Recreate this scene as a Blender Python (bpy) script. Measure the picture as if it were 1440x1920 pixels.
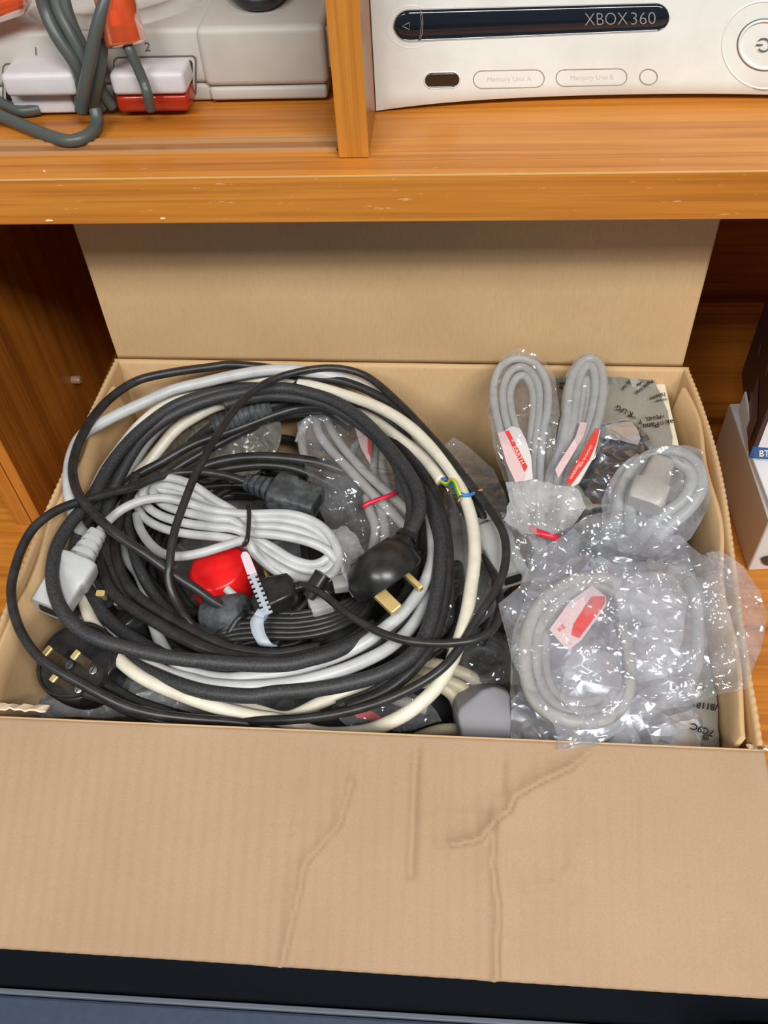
import bpy, bmesh, math, random
from mathutils import Vector, Matrix, noise
from mathutils.geometry import delaunay_2d_cdt

S = bpy.context.scene
COL = S.collection
for o in list(bpy.data.objects):
    bpy.data.objects.remove(o)

# ------------------------------------------------------------------ camera
F = 1665.0
zd = Vector((104.0, 1440.0, 1665.0)).normalized()          # world down, in camera axes (x right, y down, z forward)
yb = Vector((164.0, -1954.0, 1665.0))
yb = (yb - zd * yb.dot(zd)).normalized()                    # world back
xr = yb.cross(-zd).normalized()                             # world right
if xr.x < 0: xr = -xr
CAM = Vector((0, 0, 1.36))
ZR = 0.90                                                   # height of the box rim
cam = bpy.data.cameras.new('camera')
cam.sensor_fit = 'VERTICAL'; cam.sensor_height = 36; cam.sensor_width = 27
cam.lens = F / 1920 * 36
cam.clip_start = 0.01
co = bpy.data.objects.new('camera', cam); COL.objects.link(co)
right = Vector((xr.x, yb.x, -zd.x)); up = -Vector((xr.y, yb.y, -zd.y)); back = -Vector((xr.z, yb.z, -zd.z))
co.matrix_world = Matrix(((right.x, up.x, back.x, CAM.x), (right.y, up.y, back.y, CAM.y),
                          (right.z, up.z, back.z, CAM.z), (0, 0, 0, 1)))
S.camera = co

# ------------------------------------------------------------------ world, lamps, exposure
w = bpy.data.worlds.new('room_light'); S.world = w; w.use_nodes = True
w.node_tree.nodes['Background'].inputs[0].default_value = (0.90, 0.95, 1.0, 1)
w.node_tree.nodes['Background'].inputs[1].default_value = 0.18


def area(name, loc, target, sx, sy, power, color):
    l = bpy.data.lights.new(name, 'AREA'); l.shape = 'RECTANGLE'; l.size = sx; l.size_y = sy
    l.energy = power; l.color = color
    o = bpy.data.objects.new(name, l); COL.objects.link(o); o.location = loc
    o.rotation_euler = (Vector(target) - Vector(loc)).to_track_quat('-Z', 'Y').to_euler()
    return o


area('ceiling_lamp', (0.80, -0.85, 2.65), (0.80, -0.8, 0), 1.2, 0.4, 54, (1.0, 0.97, 0.92))
area('ceiling_lamp', (-0.85, -1.10, 2.65), (-0.85, -1.0, 0), 1.2, 0.4, 40, (1.0, 0.97, 0.92))
vs = S.view_settings
vs.view_transform = 'Standard'; vs.look = 'None'; vs.gamma = 1; vs.use_curve_mapping = False
vs.exposure = 0.05
try: S.cycles.transparent_max_bounces = 24
except Exception: pass

# ------------------------------------------------------------------ mapping helpers (points measured in the photograph -> real places)


def ray(px, py):
    d = Vector(((px - 720) / F, (py - 960) / F, 1.0))
    return Vector((xr.dot(d), yb.dot(d), -zd.dot(d)))


def on_z(px, py, z):
    d = ray(px, py); return CAM + d * ((z - CAM.z) / d.z)


def on_y(px, py, y):
    d = ray(px, py); return CAM + d * ((y - CAM.y) / d.y)


def proj(p):
    v = p - CAM; v = Vector((v.x, v.y, -v.z))
    c = xr * v.x + yb * v.y + zd * v.z
    return (720 + F * c.x / c.z, 960 + F * c.y / c.z)


XL, XR_, YF, YBK = -0.280, 0.174, 0.231, 0.552              # inside of the box at the rim


def place(px, py, zmm, m=0.006):
    """a point seen at (px,py), zmm millimetres above the rim; kept inside the carton walls"""
    d = ray(px, py)
    z = ZR + zmm / 1000
    for k in range(60):
        p = CAM + d * ((z - CAM.z) / d.z)
        if z > ZR + 0.006: break
        if p.y > YBK - m or p.x < XL + m - 0.002 or p.x > XR_ + 0.02 - m: z += 0.0025
        else: break
    return p


def catmull(pts, n=7, closed=False):
    out = []
    N = len(pts)
    if N < 3 and not closed:
        return [pts[0].lerp(pts[-1], i / n) for i in range(n + 1)]
    rng = range(N if closed else N - 1)
    for i in rng:
        if closed: p0, p1, p2, p3 = (pts[(i + k - 1) % N] for k in range(4))
        else: p0, p1, p2, p3 = pts[max(i - 1, 0)], pts[i], pts[i + 1], pts[min(i + 2, N - 1)]
        for j in range(n):
            t = j / n
            out.append(0.5 * ((2 * p1) + (p2 - p0) * t + (2 * p0 - 5 * p1 + 4 * p2 - p3) * t * t + (3 * p1 - p0 - 3 * p2 + p3) * t ** 3))
    if not closed: out.append(pts[-1].copy())
    return out

# ------------------------------------------------------------------ mesh helpers


def link(name, verts, faces, mat, parent=None, smooth=False):
    me = bpy.data.meshes.new(name)
    me.from_pydata([tuple(v) for v in verts], [], faces); me.update()
    if smooth:
        for p in me.polygons: p.use_smooth = True
    if mat: me.materials.append(mat)
    o = bpy.data.objects.new(name, me); COL.objects.link(o)
    if parent: o.parent = parent
    return o


def bm_link(name, bm, mat, parent=None, smooth=False):
    bmesh.ops.recalc_face_normals(bm, faces=bm.faces)
    me = bpy.data.meshes.new(name); bm.to_mesh(me); bm.free()
    if smooth:
        for p in me.polygons: p.use_smooth = True
    me.materials.append(mat)
    o = bpy.data.objects.new(name, me); COL.objects.link(o)
    if parent: o.parent = parent
    return o


def thing(name, label, cat, group=None):
    o = bpy.data.objects.new(name, None); COL.objects.link(o)
    o.empty_display_size = 0.02
    return tag(o, label, cat, group)


def tag(o, label, cat, group=None, kind=None):
    o['label'] = label; o['category'] = cat
    if group: o['group'] = group
    if kind: o['kind'] = kind
    return o


def struct(o):
    o['kind'] = 'structure'; return o


def box(name, x0, x1, y0, y1, z0, z1, mat, parent=None, bevel=0.0, seg=2, smooth=False, M=None):
    bm = bmesh.new(); bmesh.ops.create_cube(bm, size=1)
    for v in bm.verts:
        v.co = Vector(((x0 + x1) / 2 + v.co.x * (x1 - x0), (y0 + y1) / 2 + v.co.y * (y1 - y0), (z0 + z1) / 2 + v.co.z * (z1 - z0)))
    if bevel: bmesh.ops.bevel(bm, geom=bm.edges[:], offset=bevel, segments=seg, profile=0.5, affect='EDGES')
    if M: bmesh.ops.transform(bm, matrix=M, verts=bm.verts)
    return bm_link(name, bm, mat, parent, smooth)


def tube(name, pts, r, mat, parent=None, n=10, flat=1.0):
    """tube of radius r (number or list) along world points, closed at the ends"""
    V = []; Fc = []
    N = len(pts)
    rs = r if isinstance(r, (list, tuple)) else [r] * N
    up0 = Vector((0, 0, 1)); u = None
    for i in range(N):
        t = (pts[min(i + 1, N - 1)] - pts[max(i - 1, 0)])
        t = t.normalized() if t.length > 1e-9 else Vector((1, 0, 0))
        if u is None:
            u = t.cross(up0)
            if u.length < 1e-3: u = t.cross(Vector((1, 0, 0)))
        u = (u - t * u.dot(t)).normalized()
        v = t.cross(u)
        for k in range(n):
            a = 2 * math.pi * k / n
            V.append(pts[i] + (u * math.cos(a) + v * math.sin(a) * flat) * rs[i])
    for i in range(N - 1):
        for k in range(n):
            a = i * n + k; b = i * n + (k + 1) % n
            Fc.append((a, b, b + n, a + n))
    Fc.append(tuple(range(n))[::-1]); Fc.append(tuple(range((N - 1) * n, N * n)))
    return link(name, V, Fc, mat, parent, True)


def loft(name, p0, axis, upv, secs, mat, parent=None, n=28, smooth=True, e=4.0, bend=None):
    """rounded-rectangle sections (t along axis, half width, half height[, exponent]) closed at both ends"""
    axis = axis.normalized(); u = axis.cross(upv).normalized(); v = u.cross(axis).normalized()
    V = []; Fc = []
    for s in secs:
        t, a, b = s[:3]; ex = s[3] if len(s) > 3 else e
        for k in range(n):
            th = 2 * math.pi * (k + .5) / n
            c, sn = math.cos(th), math.sin(th)
            x = a * math.copysign(abs(c) ** (2 / ex), c); y = b * math.copysign(abs(sn) ** (2 / ex), sn)
            V.append(p0 + axis * t + u * x + v * y)
    m = len(secs)
    for i in range(m - 1):
        for k in range(n):
            a = i * n + k; b = i * n + (k + 1) % n
            Fc.append((a, b, b + n, a + n))
    Fc.append(tuple(range(n))[::-1]); Fc.append(tuple(range((m - 1) * n, m * n)))
    o = link(name, V, Fc, mat, parent, smooth)
    if smooth:
        es = o.modifiers.new('edges', 'EDGE_SPLIT'); es.split_angle = math.radians(55)
    return o


def plate(name, pts, ext, mat, parent=None, bevel=0.0, smooth=False):
    """flat outline (world points) extruded by vector ext"""
    bm = bmesh.new()
    vs_ = [bm.verts.new(p) for p in pts]
    f = bm.faces.new(vs_)
    r = bmesh.ops.extrude_face_region(bm, geom=[f])
    bmesh.ops.translate(bm, vec=ext, verts=[g for g in r['geom'] if isinstance(g, bmesh.types.BMVert)])
    bmesh.ops.recalc_face_normals(bm, faces=bm.faces)
    if bevel:
        ed = [e_ for e_ in bm.edges if all(len(fc.verts) > 3 for fc in e_.link_faces)]
        bmesh.ops.bevel(bm, geom=bm.edges[:], offset=bevel, segments=2, profile=0.5, affect='EDGES')
    return bm_link(name, bm, mat, parent, smooth)


def rounded(cx, cy, w_, h_, r, n=8, slope=0.0):
    out = []
    for (sx, sy, a0) in ((1, 1, 0), (-1, 1, 90), (-1, -1, 180), (1, -1, 270)):
        for k in range(n + 1):
            a = math.radians(a0 + 90 * k / n)
            x = sx * (w_ / 2 - r) + r * math.cos(a); y = sy * (h_ / 2 - r) + r * math.sin(a)
            out.append((cx + x, cy + y + slope * x))
    return out

# ------------------------------------------------------------------ materials


def nodes(name):
    m = bpy.data.materials.new(name); m.use_nodes = True
    nt = m.node_tree; b = nt.nodes['Principled BSDF']
    return m, nt, b


def mix(nt, fac, a, b, mode='MIX'):
    n = nt.nodes.new('ShaderNodeMix'); n.data_type = 'RGBA'; n.blend_type = mode
    for s, v in ((n.inputs[0], fac), (n.inputs[6], a), (n.inputs[7], b)):
        if hasattr(v, 'links') or isinstance(v, bpy.types.NodeSocket): nt.links.new(v, s)
        elif isinstance(v, (int, float)): s.default_value = v
        else: s.default_value = (*v, 1)
    return n.outputs[2]


def coords(nt, scale=(1, 1, 1), kind='Object', rot=(0, 0, 0)):
    tc = nt.nodes.new('ShaderNodeTexCoord'); mp = nt.nodes.new('ShaderNodeMapping')
    mp.inputs['Scale'].default_value = scale; mp.inputs['Rotation'].default_value = rot
    nt.links.new(tc.outputs[kind], mp.inputs[0]); return mp.outputs[0]


def noise_n(nt, vec, scale, detail=3, rough=0.5):
    n = nt.nodes.new('ShaderNodeTexNoise'); n.inputs['Scale'].default_value = scale
    n.inputs['Detail'].default_value = detail; n.inputs['Roughness'].default_value = rough
    nt.links.new(vec, n.inputs[0]); return n.outputs[0]


def ramp(nt, fac, stops):
    r = nt.nodes.new('ShaderNodeValToRGB'); nt.links.new(fac, r.inputs[0])
    el = r.color_ramp.elements
    while len(el) < len(stops): el.new(0.5)
    for e_, (p, c) in zip(el, stops):
        e_.position = p; e_.color = (*c, 1) if not isinstance(c, (int, float)) else (c, c, c, 1)
    return r.outputs[0]


def bump(nt, b, h, strength, dist):
    bp = nt.nodes.new('ShaderNodeBump'); bp.inputs['Strength'].default_value = strength; bp.inputs['Distance'].default_value = dist
    nt.links.new(h, bp.inputs['Height']); nt.links.new(bp.outputs[0], b.inputs['Normal']); return bp


def plain(name, c, rough=0.5, metal=0.0, spec=0.5, var=0.0, vscale=60, alpha=None, trans=0.0, c2=None, bumpd=0.0):
    m, nt, b = nodes(name)
    b.inputs['Base Color'].default_value = (*c, 1); b.inputs['Roughness'].default_value = rough
    b.inputs['Metallic'].default_value = metal; b.inputs['Specular IOR Level'].default_value = spec
    if trans: b.inputs['Transmission Weight'].default_value = trans
    if alpha is not None: b.inputs['Alpha'].default_value = alpha
    if var or c2:
        v = coords(nt); f = noise_n(nt, v, vscale, 5, 0.65)
        f = ramp(nt, f, ((0.42, 0.0), (0.68, 1.0)))
        cc = c2 if c2 else tuple(min(1, x * (1 + var) + var * .05) for x in c)
        nt.links.new(mix(nt, f, c, cc), b.inputs['Base Color'])
        if bumpd: bump(nt, b, f, 0.4, bumpd)
    return m


def wood(name, axis, base=((0.26, 0.075, 0.010), (0.52, 0.185, 0.024), (0.62, 0.245, 0.036)), rough=0.32, wear=0.0, sc=1.0):
    m, nt, b = nodes(name)
    st = {'x': (0.6, 14, 14), 'z': (14, 14, 0.6), 'y': (14, 0.6, 14)}[axis]
    v = coords(nt, tuple(s * sc for s in st))
    n1 = noise_n(nt, v, 3.0, 4, 0.6)
    st2 = tuple((s * 5 if s > 1 else s * 1.5) for s in st)
    v2 = coords(nt, st2); n2 = noise_n(nt, v2, 3.0, 3, 0.6)
    c = ramp(nt, n1, ((0.28, base[0]), (0.42, base[1]), (0.56, base[2]), (0.64, base[1]), (0.78, base[2])))
    f2 = ramp(nt, n2, ((0.36, 0.0), (0.5, 1.0)))
    c = mix(nt, f2, mix(nt, 0.38, c, base[0]), c)
    if wear:
        vw = coords(nt, (5, 40, 40) if axis == 'x' else (40, 40, 5)); nw = noise_n(nt, vw, 9.0, 6, 0.75)
        fw = ramp(nt, nw, ((0.635, 0.0), (0.67, 1.0)))
        mw = nt.nodes.new('ShaderNodeMath'); mw.operation = 'MULTIPLY'; mw.inputs[1].default_value = wear
        nt.links.new(fw, mw.inputs[0])
        c = mix(nt, mw.outputs[0], c, (0.85, 0.60, 0.33))
    nt.links.new(c, b.inputs['Base Color'])
    b.inputs['Roughness'].default_value = rough; b.inputs['Specular IOR Level'].default_value = 0.45
    bump(nt, b, n2, 0.12, 0.0006)
    return m


def cardboard(name, c0, c1, axis=None, period=0.0078, d=0.00025):
    m, nt, b = nodes(name)
    v = coords(nt); n1 = noise_n(nt, v, 9, 5, 0.6); n2 = noise_n(nt, coords(nt, (40, 300, 300) if axis == 'x' else (300, 300, 40)), 3, 4, 0.6)
    c = mix(nt, ramp(nt, n1, ((0.3, 0.0), (0.7, 1.0))), c0, c1)
    c = mix(nt, ramp(nt, n2, ((0.35, 0.16), (0.65, 0.0))), c, tuple(x * 0.55 for x in c0))
    nt.links.new(c, b.inputs['Base Color']); b.inputs['Roughness'].default_value = 0.72
    b.inputs['Specular IOR Level'].default_value = 0.25
    bump(nt, b, n2, 0.25, 0.0003)
    return m


def crinkle(nt, v, bs, w2=.28):
    wn = nt.nodes.new('ShaderNodeTexNoise'); wn.inputs['Scale'].default_value = bs * .16; wn.inputs['Detail'].default_value = 2; nt.links.new(v, wn.inputs[0])
    wm = nt.nodes.new('ShaderNodeVectorMath'); wm.operation = 'MULTIPLY_ADD'; nt.links.new(wn.outputs['Color'], wm.inputs[0])
    wm.inputs[1].default_value = (.022, .022, .022); nt.links.new(v, wm.inputs[2])
    h = noise_n(nt, wm.outputs[0], bs * .22, 2, 0.5)
    tot = h
    for sc_, wt in ((bs * .20, .7), (bs * .62, w2)):
        vo = nt.nodes.new('ShaderNodeTexVoronoi'); vo.feature = 'DISTANCE_TO_EDGE'; vo.inputs['Scale'].default_value = sc_; nt.links.new(wm.outputs[0], vo.inputs[0])
        mr = nt.nodes.new('ShaderNodeMapRange'); mr.inputs[1].default_value = 0; mr.inputs[2].default_value = .22; mr.inputs[3].default_value = wt; mr.inputs[4].default_value = 0
        nt.links.new(vo.outputs[0], mr.inputs[0])
        ad = nt.nodes.new('ShaderNodeMath'); ad.operation = 'ADD'; nt.links.new(tot, ad.inputs[0]); nt.links.new(mr.outputs[0], ad.inputs[1]); tot = ad.outputs[0]
    return tot, wm.outputs[0]


def film(name, tint=(0.95, 0.955, 0.97), haze=0.10, gl=1.0, rough=0.09, bscale=135, bd=0.0034, hazecol=(0.8, 0.83, 0.88)):
    m = bpy.data.materials.new(name); m.use_nodes = True; nt = m.node_tree
    for n in list(nt.nodes): nt.nodes.remove(n)
    out = nt.nodes.new('ShaderNodeOutputMaterial')
    tr = nt.nodes.new('ShaderNodeBsdfTransparent'); tr.inputs[0].default_value = (*tint, 1)
    gb = nt.nodes.new('ShaderNodeBsdfGlossy'); gb.inputs['Roughness'].default_value = rough; gb.inputs['Color'].default_value = (1, 1, 1, 1)
    df = nt.nodes.new('ShaderNodeBsdfDiffuse'); df.inputs[0].default_value = (*hazecol, 1)
    v = coords(nt); creases_, warped = crinkle(nt, v, bscale)
    bp = nt.nodes.new('ShaderNodeBump'); bp.inputs['Strength'].default_value = 1.0; bp.inputs['Distance'].default_value = bd
    nt.links.new(creases_, bp.inputs['Height'])
    fr = nt.nodes.new('ShaderNodeLayerWeight'); fr.inputs[0].default_value = 0.5
    for n in (gb, fr): nt.links.new(bp.outputs[0], n.inputs['Normal'])
    pw_ = nt.nodes.new('ShaderNodeMath'); pw_.operation = 'POWER'; pw_.inputs[1].default_value = 4.0
    nt.links.new(fr.outputs['Facing'], pw_.inputs[0])
    mu = nt.nodes.new('ShaderNodeMath'); mu.operation = 'MULTIPLY_ADD'; mu.inputs[1].default_value = .55 * gl; mu.inputs[2].default_value = 0.045 * gl; mu.use_clamp = True
    nt.links.new(pw_.outputs[0], mu.inputs[0])
    m1 = nt.nodes.new('ShaderNodeMixShader')
    hz = nt.nodes.new('ShaderNodeMapRange'); hz.inputs[1].default_value = 0.35; hz.inputs[2].default_value = 0.7; hz.inputs[3].default_value = haze * .45; hz.inputs[4].default_value = haze * 1.7
    nt.links.new(noise_n(nt, warped, bscale * .2, 4, .6), hz.inputs[0]); nt.links.new(hz.outputs[0], m1.inputs[0])
    nt.links.new(tr.outputs[0], m1.inputs[1]); nt.links.new(df.outputs[0], m1.inputs[2])
    m2 = nt.nodes.new('ShaderNodeMixShader'); nt.links.new(mu.outputs[0], m2.inputs[0])
    nt.links.new(m1.outputs[0], m2.inputs[1]); nt.links.new(gb.outputs[0], m2.inputs[2])
    nt.links.new(m2.outputs[0], out.inputs[0])
    return m


M = {}
M['wood_x'] = wood('teak_across', 'x', wear=0.0)
M['wood_edge'] = wood('teak_front_edge', 'x', wear=0.75, rough=0.35)
M['wood_z'] = wood('teak_upright', 'z', base=((0.16, 0.045, 0.006), (0.32, 0.105, 0.013), (0.39, 0.14, 0.019)))
M['wood_zl'] = wood('teak_upright_edge', 'z', base=((0.24, 0.07, 0.009), (0.50, 0.185, 0.024), (0.58, 0.23, 0.034)))
M['wood_back'] = wood('teak_back', 'x', base=((0.15, 0.04, 0.006), (0.32, 0.105, 0.014), (0.40, 0.145, 0.021)), rough=0.5)
M['scar'] = plain('bare_chip', (0.80, 0.58, 0.34), 0.8)
M['scar_dark'] = plain('dark_groove', (0.16, 0.05, 0.008), 0.6)
M['arris'] = plain('edge_highlight_line', (0.72, 0.42, 0.15), 0.4)  # light orange that paints the highlight along the shelf arris
M['arris2'] = plain('track_rib_highlight', (0.50, 0.27, 0.11), 0.25)  # lighter brown paints the highlight lines on the track ribs
M['track'] = plain('brown_plastic_track', (0.33, 0.15, 0.055), 0.28)
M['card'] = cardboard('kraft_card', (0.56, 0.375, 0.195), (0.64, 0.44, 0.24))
M['card_front'] = cardboard('kraft_card_front', (0.350, 0.235, 0.145), (0.405, 0.277, 0.175))  # darker kraft tone for the front flap
M['card_core'] = plain('kraft_flute', (0.44, 0.31, 0.17), 0.85, var=.3, vscale=300)
M['torn'] = plain('torn_card', (0.75, 0.62, 0.46), 0.9)
M['black'] = plain('black_cord', (0.018, 0.018, 0.019), 0.38, c2=(0.035, 0.035, 0.037), vscale=90)
M['dusty'] = plain('dusty_black_rubber', (0.022, 0.023, 0.026), 0.55, c2=(0.055, 0.058, 0.064), vscale=800)
M['black_plug'] = plain('black_moulded_plastic', (0.012, 0.012, 0.013), 0.3, c2=(0.03, 0.03, 0.03), vscale=70)
M['dusty_plug'] = plain('dusty_moulded_plastic', (0.04, 0.045, 0.05), 0.55, c2=(0.10, 0.11, 0.12), vscale=120)
M['pale'] = plain('pale_grey_cord', (0.52, 0.54, 0.55), 0.38, c2=(0.43, 0.45, 0.46), vscale=60)
M['cream'] = plain('cream_cord', (0.74, 0.71, 0.60), 0.42, c2=(0.62, 0.59, 0.48), vscale=50)
M['beige'] = plain('beige_cord', (0.52, 0.47, 0.34), 0.45, c2=(0.42, 0.38, 0.27), vscale=50)
M['grey'] = plain('grey_cord', (0.38, 0.39, 0.385), 0.42, c2=(0.33, 0.34, 0.34), vscale=60)
M['grey2'] = plain('warm_grey_cord', (0.40, 0.39, 0.37), 0.42, c2=(0.34, 0.33, 0.31), vscale=60)
M['lilac'] = plain('lilac_grey_plastic', (0.30, 0.295, 0.33), 0.5)
M['red'] = plain('red_plastic', (0.80, 0.012, 0.014), 0.25)
M['redband'] = plain('red_twist_tie', (0.62, 0.02, 0.05), 0.35)
M['brass'] = plain('brass_pin', (0.86, 0.64, 0.27), 0.38, metal=0.6)
M['dull_brass'] = plain('tarnished_brass', (0.16, 0.115, 0.06), 0.4, metal=0.4, c2=(0.10, 0.07, 0.04), vscale=200)
M['steel'] = plain('screw_steel', (0.55, 0.60, 0.58), 0.3, metal=0.9)
M['white'] = plain('white_label', (0.78, 0.76, 0.76), 0.5)
M['pinklabel'] = plain('pink_print_label', (0.80, 0.66, 0.67), 0.5, c2=(0.80, 0.45, 0.46), vscale=900)
M['redlabel'] = plain('red_print', (0.80, 0.06, 0.05), 0.45)
M['tie_pink'] = plain('pinkish_nylon', (0.78, 0.66, 0.72), 0.35)
M['tie_clear'] = plain('clear_nylon', (0.55, 0.63, 0.72), 0.25, alpha=0.75)
M['tie_black'] = plain('black_tie', (0.02, 0.02, 0.02), 0.35)
M['clear_plastic'] = plain('clear_plastic', (0.70, 0.70, 0.70), 0.15, alpha=0.55)
M['ink'] = plain('black_ink', (0.012, 0.012, 0.012), 0.6)
M['inkgrey'] = plain('grey_ink', (0.12, 0.12, 0.13), 0.6)


def foil(name, c, c2, rough, metal, bs, bd, spec=.5):
    m, nt, b = nodes(name)
    v = coords(nt); h, wv = crinkle(nt, v, bs, .35)
    nt.links.new(mix(nt, ramp(nt, noise_n(nt, wv, bs * .1, 3, .5), ((.4, 0.0), (.62, 1.0))), c, c2), b.inputs['Base Color'])
    b.inputs['Roughness'].default_value = rough; b.inputs['Metallic'].default_value = metal; b.inputs['Specular IOR Level'].default_value = spec
    bump(nt, b, h, 1.0, bd); return m


M['film'] = film('clear_bag_film', haze=0.07)
M['film_hazy'] = film('hazy_bag_film', haze=0.105, gl=1.15, hazecol=(0.74, 0.78, 0.86))
M['film_dense'] = film('gathered_bag_film', haze=0.20, gl=1.5, hazecol=(0.85, 0.86, 0.88))
M['film_dark'] = film('smoky_bag_film', tint=(0.55, 0.55, 0.56), haze=0.22, hazecol=(0.32, 0.31, 0.29))
M['silver'] = foil('silver_antistatic', (0.74, 0.77, 0.83), (0.52, 0.55, 0.60), 0.33, 0.8, 62, .0060)
M['silver_dark'] = foil('dark_antistatic', (0.30, 0.31, 0.34), (0.42, 0.44, 0.48), 0.24, 0.85, 78, .0050)
M['printed'] = plain('taupe_printed_bag', (0.27, 0.265, 0.235), 0.33, spec=.6, c2=(0.31, 0.305, 0.28), vscale=18)
M['foam'] = plain('cream_foam', (0.72, 0.71, 0.56), 0.8)
M['greybag'] = foil('grey_plastic_bag', (0.30, 0.315, 0.34), (0.17, 0.175, 0.185), 0.3, 0.0, 100, .004, .7)
M['taupebag'] = foil('taupe_plastic_bag', (0.20, 0.19, 0.155), (0.13, 0.125, 0.11), 0.26, 0.0, 120, .003, .7)
M['console_grey'] = plain('console_grey_plastic', (0.50, 0.485, 0.45), 0.5, c2=(0.455, 0.44, 0.405), vscale=25)
M['console_dark'] = plain('console_seam', (0.12, 0.115, 0.11), 0.6)
M['plug_grey'] = plain('controller_plug_grey', (0.62, 0.61, 0.64), 0.42, c2=(0.56, 0.55, 0.58), vscale=40)
M['cord_dkgrey'] = plain('slate_grey_cord', (0.075, 0.088, 0.083), 0.4)
M['orange_clear'] = plain('orange_clear_plastic', (0.85, 0.14, 0.04), 0.1, trans=.55)
M['red_clear'] = plain('red_clear_plastic', (0.82, 0.06, 0.02), 0.08, trans=.6)
M['orange_core'] = plain('orange_core', (0.80, 0.22, 0.09), 0.4)
M['xwhite'] = plain('matt_white_faceplate', (0.80, 0.85, 0.83), 0.42, c2=(0.70, 0.74, 0.71), vscale=16)
M['xshell'] = plain('white_shell', (0.62, 0.63, 0.60), 0.45)
M['xline'] = plain('seam_taupe', (0.36, 0.33, 0.31), 0.5)
M['gloss'] = plain('glossy_navy_black', (0.008, 0.012, 0.02), 0.08)
M['chrome'] = plain('chrome_letter', (0.62, 0.64, 0.66), 0.3, metal=.7)
M['irwin'] = plain('dark_window', (0.03, 0.018, 0.012), 0.15)
M['whitebox'] = plain('white_carton', (0.72, 0.73, 0.75), 0.5)
M['tancarton'] = plain('shaded_carton_side', (0.52, 0.46, 0.38), 0.6)  # white carton's side in shade, the shade put into its colour
M['maroon'] = plain('maroon_carton', (0.045, 0.018, 0.016), 0.4)
M['maroon2'] = plain('maroon_sticker', (0.11, 0.065, 0.055), 0.35)
M['bluelabel'] = plain('blue_label', (0.02, 0.09, 0.27), 0.35)
M['paleblue'] = plain('pale_blue_ink', (0.2, 0.45, 0.7), 0.5)
M['tv'] = plain('black_panel', (0.006, 0.008, 0.012), 0.7, spec=.12)
M['slate'] = plain('slate_blue_lid', (0.045, 0.065, 0.11), 0.55, c2=(0.05, 0.075, 0.125), vscale=120)
M['slate_line'] = plain('slate_rim', (0.13, 0.15, 0.19), 0.5)
M['carpet'] = plain('dark_carpet', (0.03, 0.035, 0.045), 0.95, var=.4, vscale=400)
M['wallpaint'] = plain('wall_paint', (0.62, 0.60, 0.55), 0.8)
M['yellow'] = plain('yellow_core', (0.75, 0.62, 0.03), 0.4)
M['green'] = plain('green_core', (0.03, 0.32, 0.10), 0.4)
M['blue'] = plain('blue_core', (0.03, 0.19, 0.50), 0.4)
M['copper'] = plain('copper_strands', (0.70, 0.28, 0.13), 0.35, metal=.8)
M['pin'] = plain('clear_peg', (0.42, 0.28, 0.17), 0.15, alpha=.8)

# ------------------------------------------------------------------ lettering


def text_mesh(txt, font_h, bold=0.0):
    cu = bpy.data.curves.new('t', 'FONT'); cu.body = txt; cu.size = font_h; cu.offset = bold
    cu.align_x = 'LEFT'; cu.resolution_u = 3
    o = bpy.data.objects.new('t', cu); COL.objects.link(o)
    dg = bpy.context.evaluated_depsgraph_get(); me = bpy.data.meshes.new_from_object(o.evaluated_get(dg))
    V = [v.co.copy() for v in me.vertices]; Fc = [tuple(p.vertices) for p in me.polygons]
    bpy.data.objects.remove(o); bpy.data.curves.remove(cu); bpy.data.meshes.remove(me)
    return V, Fc


def letter(name, txt, px, py, h, ang, mapper, mat, parent, bold=0.0, sx=1.0):
    """print lying on a surface: baseline starts at (px,py), cap height ~0.7h, angle in degrees (0 = reads left to right)"""
    V, Fc = text_mesh(txt, h, bold * h)
    a = math.radians(ang); out = []
    for v in V:
        x = v.x * sx; y = v.y
        dx = x * math.cos(a) - y * math.sin(a); dy = -(x * math.sin(a) + y * math.cos(a))
        out.append(mapper(px + dx, py + dy))
    return link(name, out, Fc, mat, parent)

# ================================================================== SETTING
struct(box('floor', -2.5, 2.5, -2.5, 1.2, -0.05, 0.0, M['carpet']))
struct(box('wall_back', -2.5, 2.5, 0.83, 0.93, 0.0, 2.6, M['wallpaint']))

unit = thing('wall_unit', 'orange teak laminate wall unit with shelf, upright divider and deep worktop', 'wall unit')
Z_WT = 0.75; Z_S0 = 1.07; Z_S1 = 1.10; YS = 0.480; YD = 0.501
XLP = -0.374
box('worktop', -1.0, 1.0, 0.185, 0.815, Z_WT - 0.025, Z_WT, M['wood_x'], unit, 0.001)
# hutch sides
box('side_panel', XLP - 0.026, XLP, YD + 0.0015, 0.80, Z_WT + 0.0005, Z_S0, M['wood_z'], unit)
box('side_panel_edge', XLP - 0.026, XLP + 0.0004, YD, YD + 0.0015, Z_WT + 0.0005, Z_S0, M['wood_zl'], unit, 0.0005)
box('edge_band', XLP - 0.0105, XLP - 0.0095, YD - .0004, YD + .001, Z_WT + 0.0005, Z_S0, M['scar_dark'], unit)
box('side_panel', 0.72, 0.746, YD, 0.80, Z_WT + 0.0005, Z_S0, M['wood_z'], unit)
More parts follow.
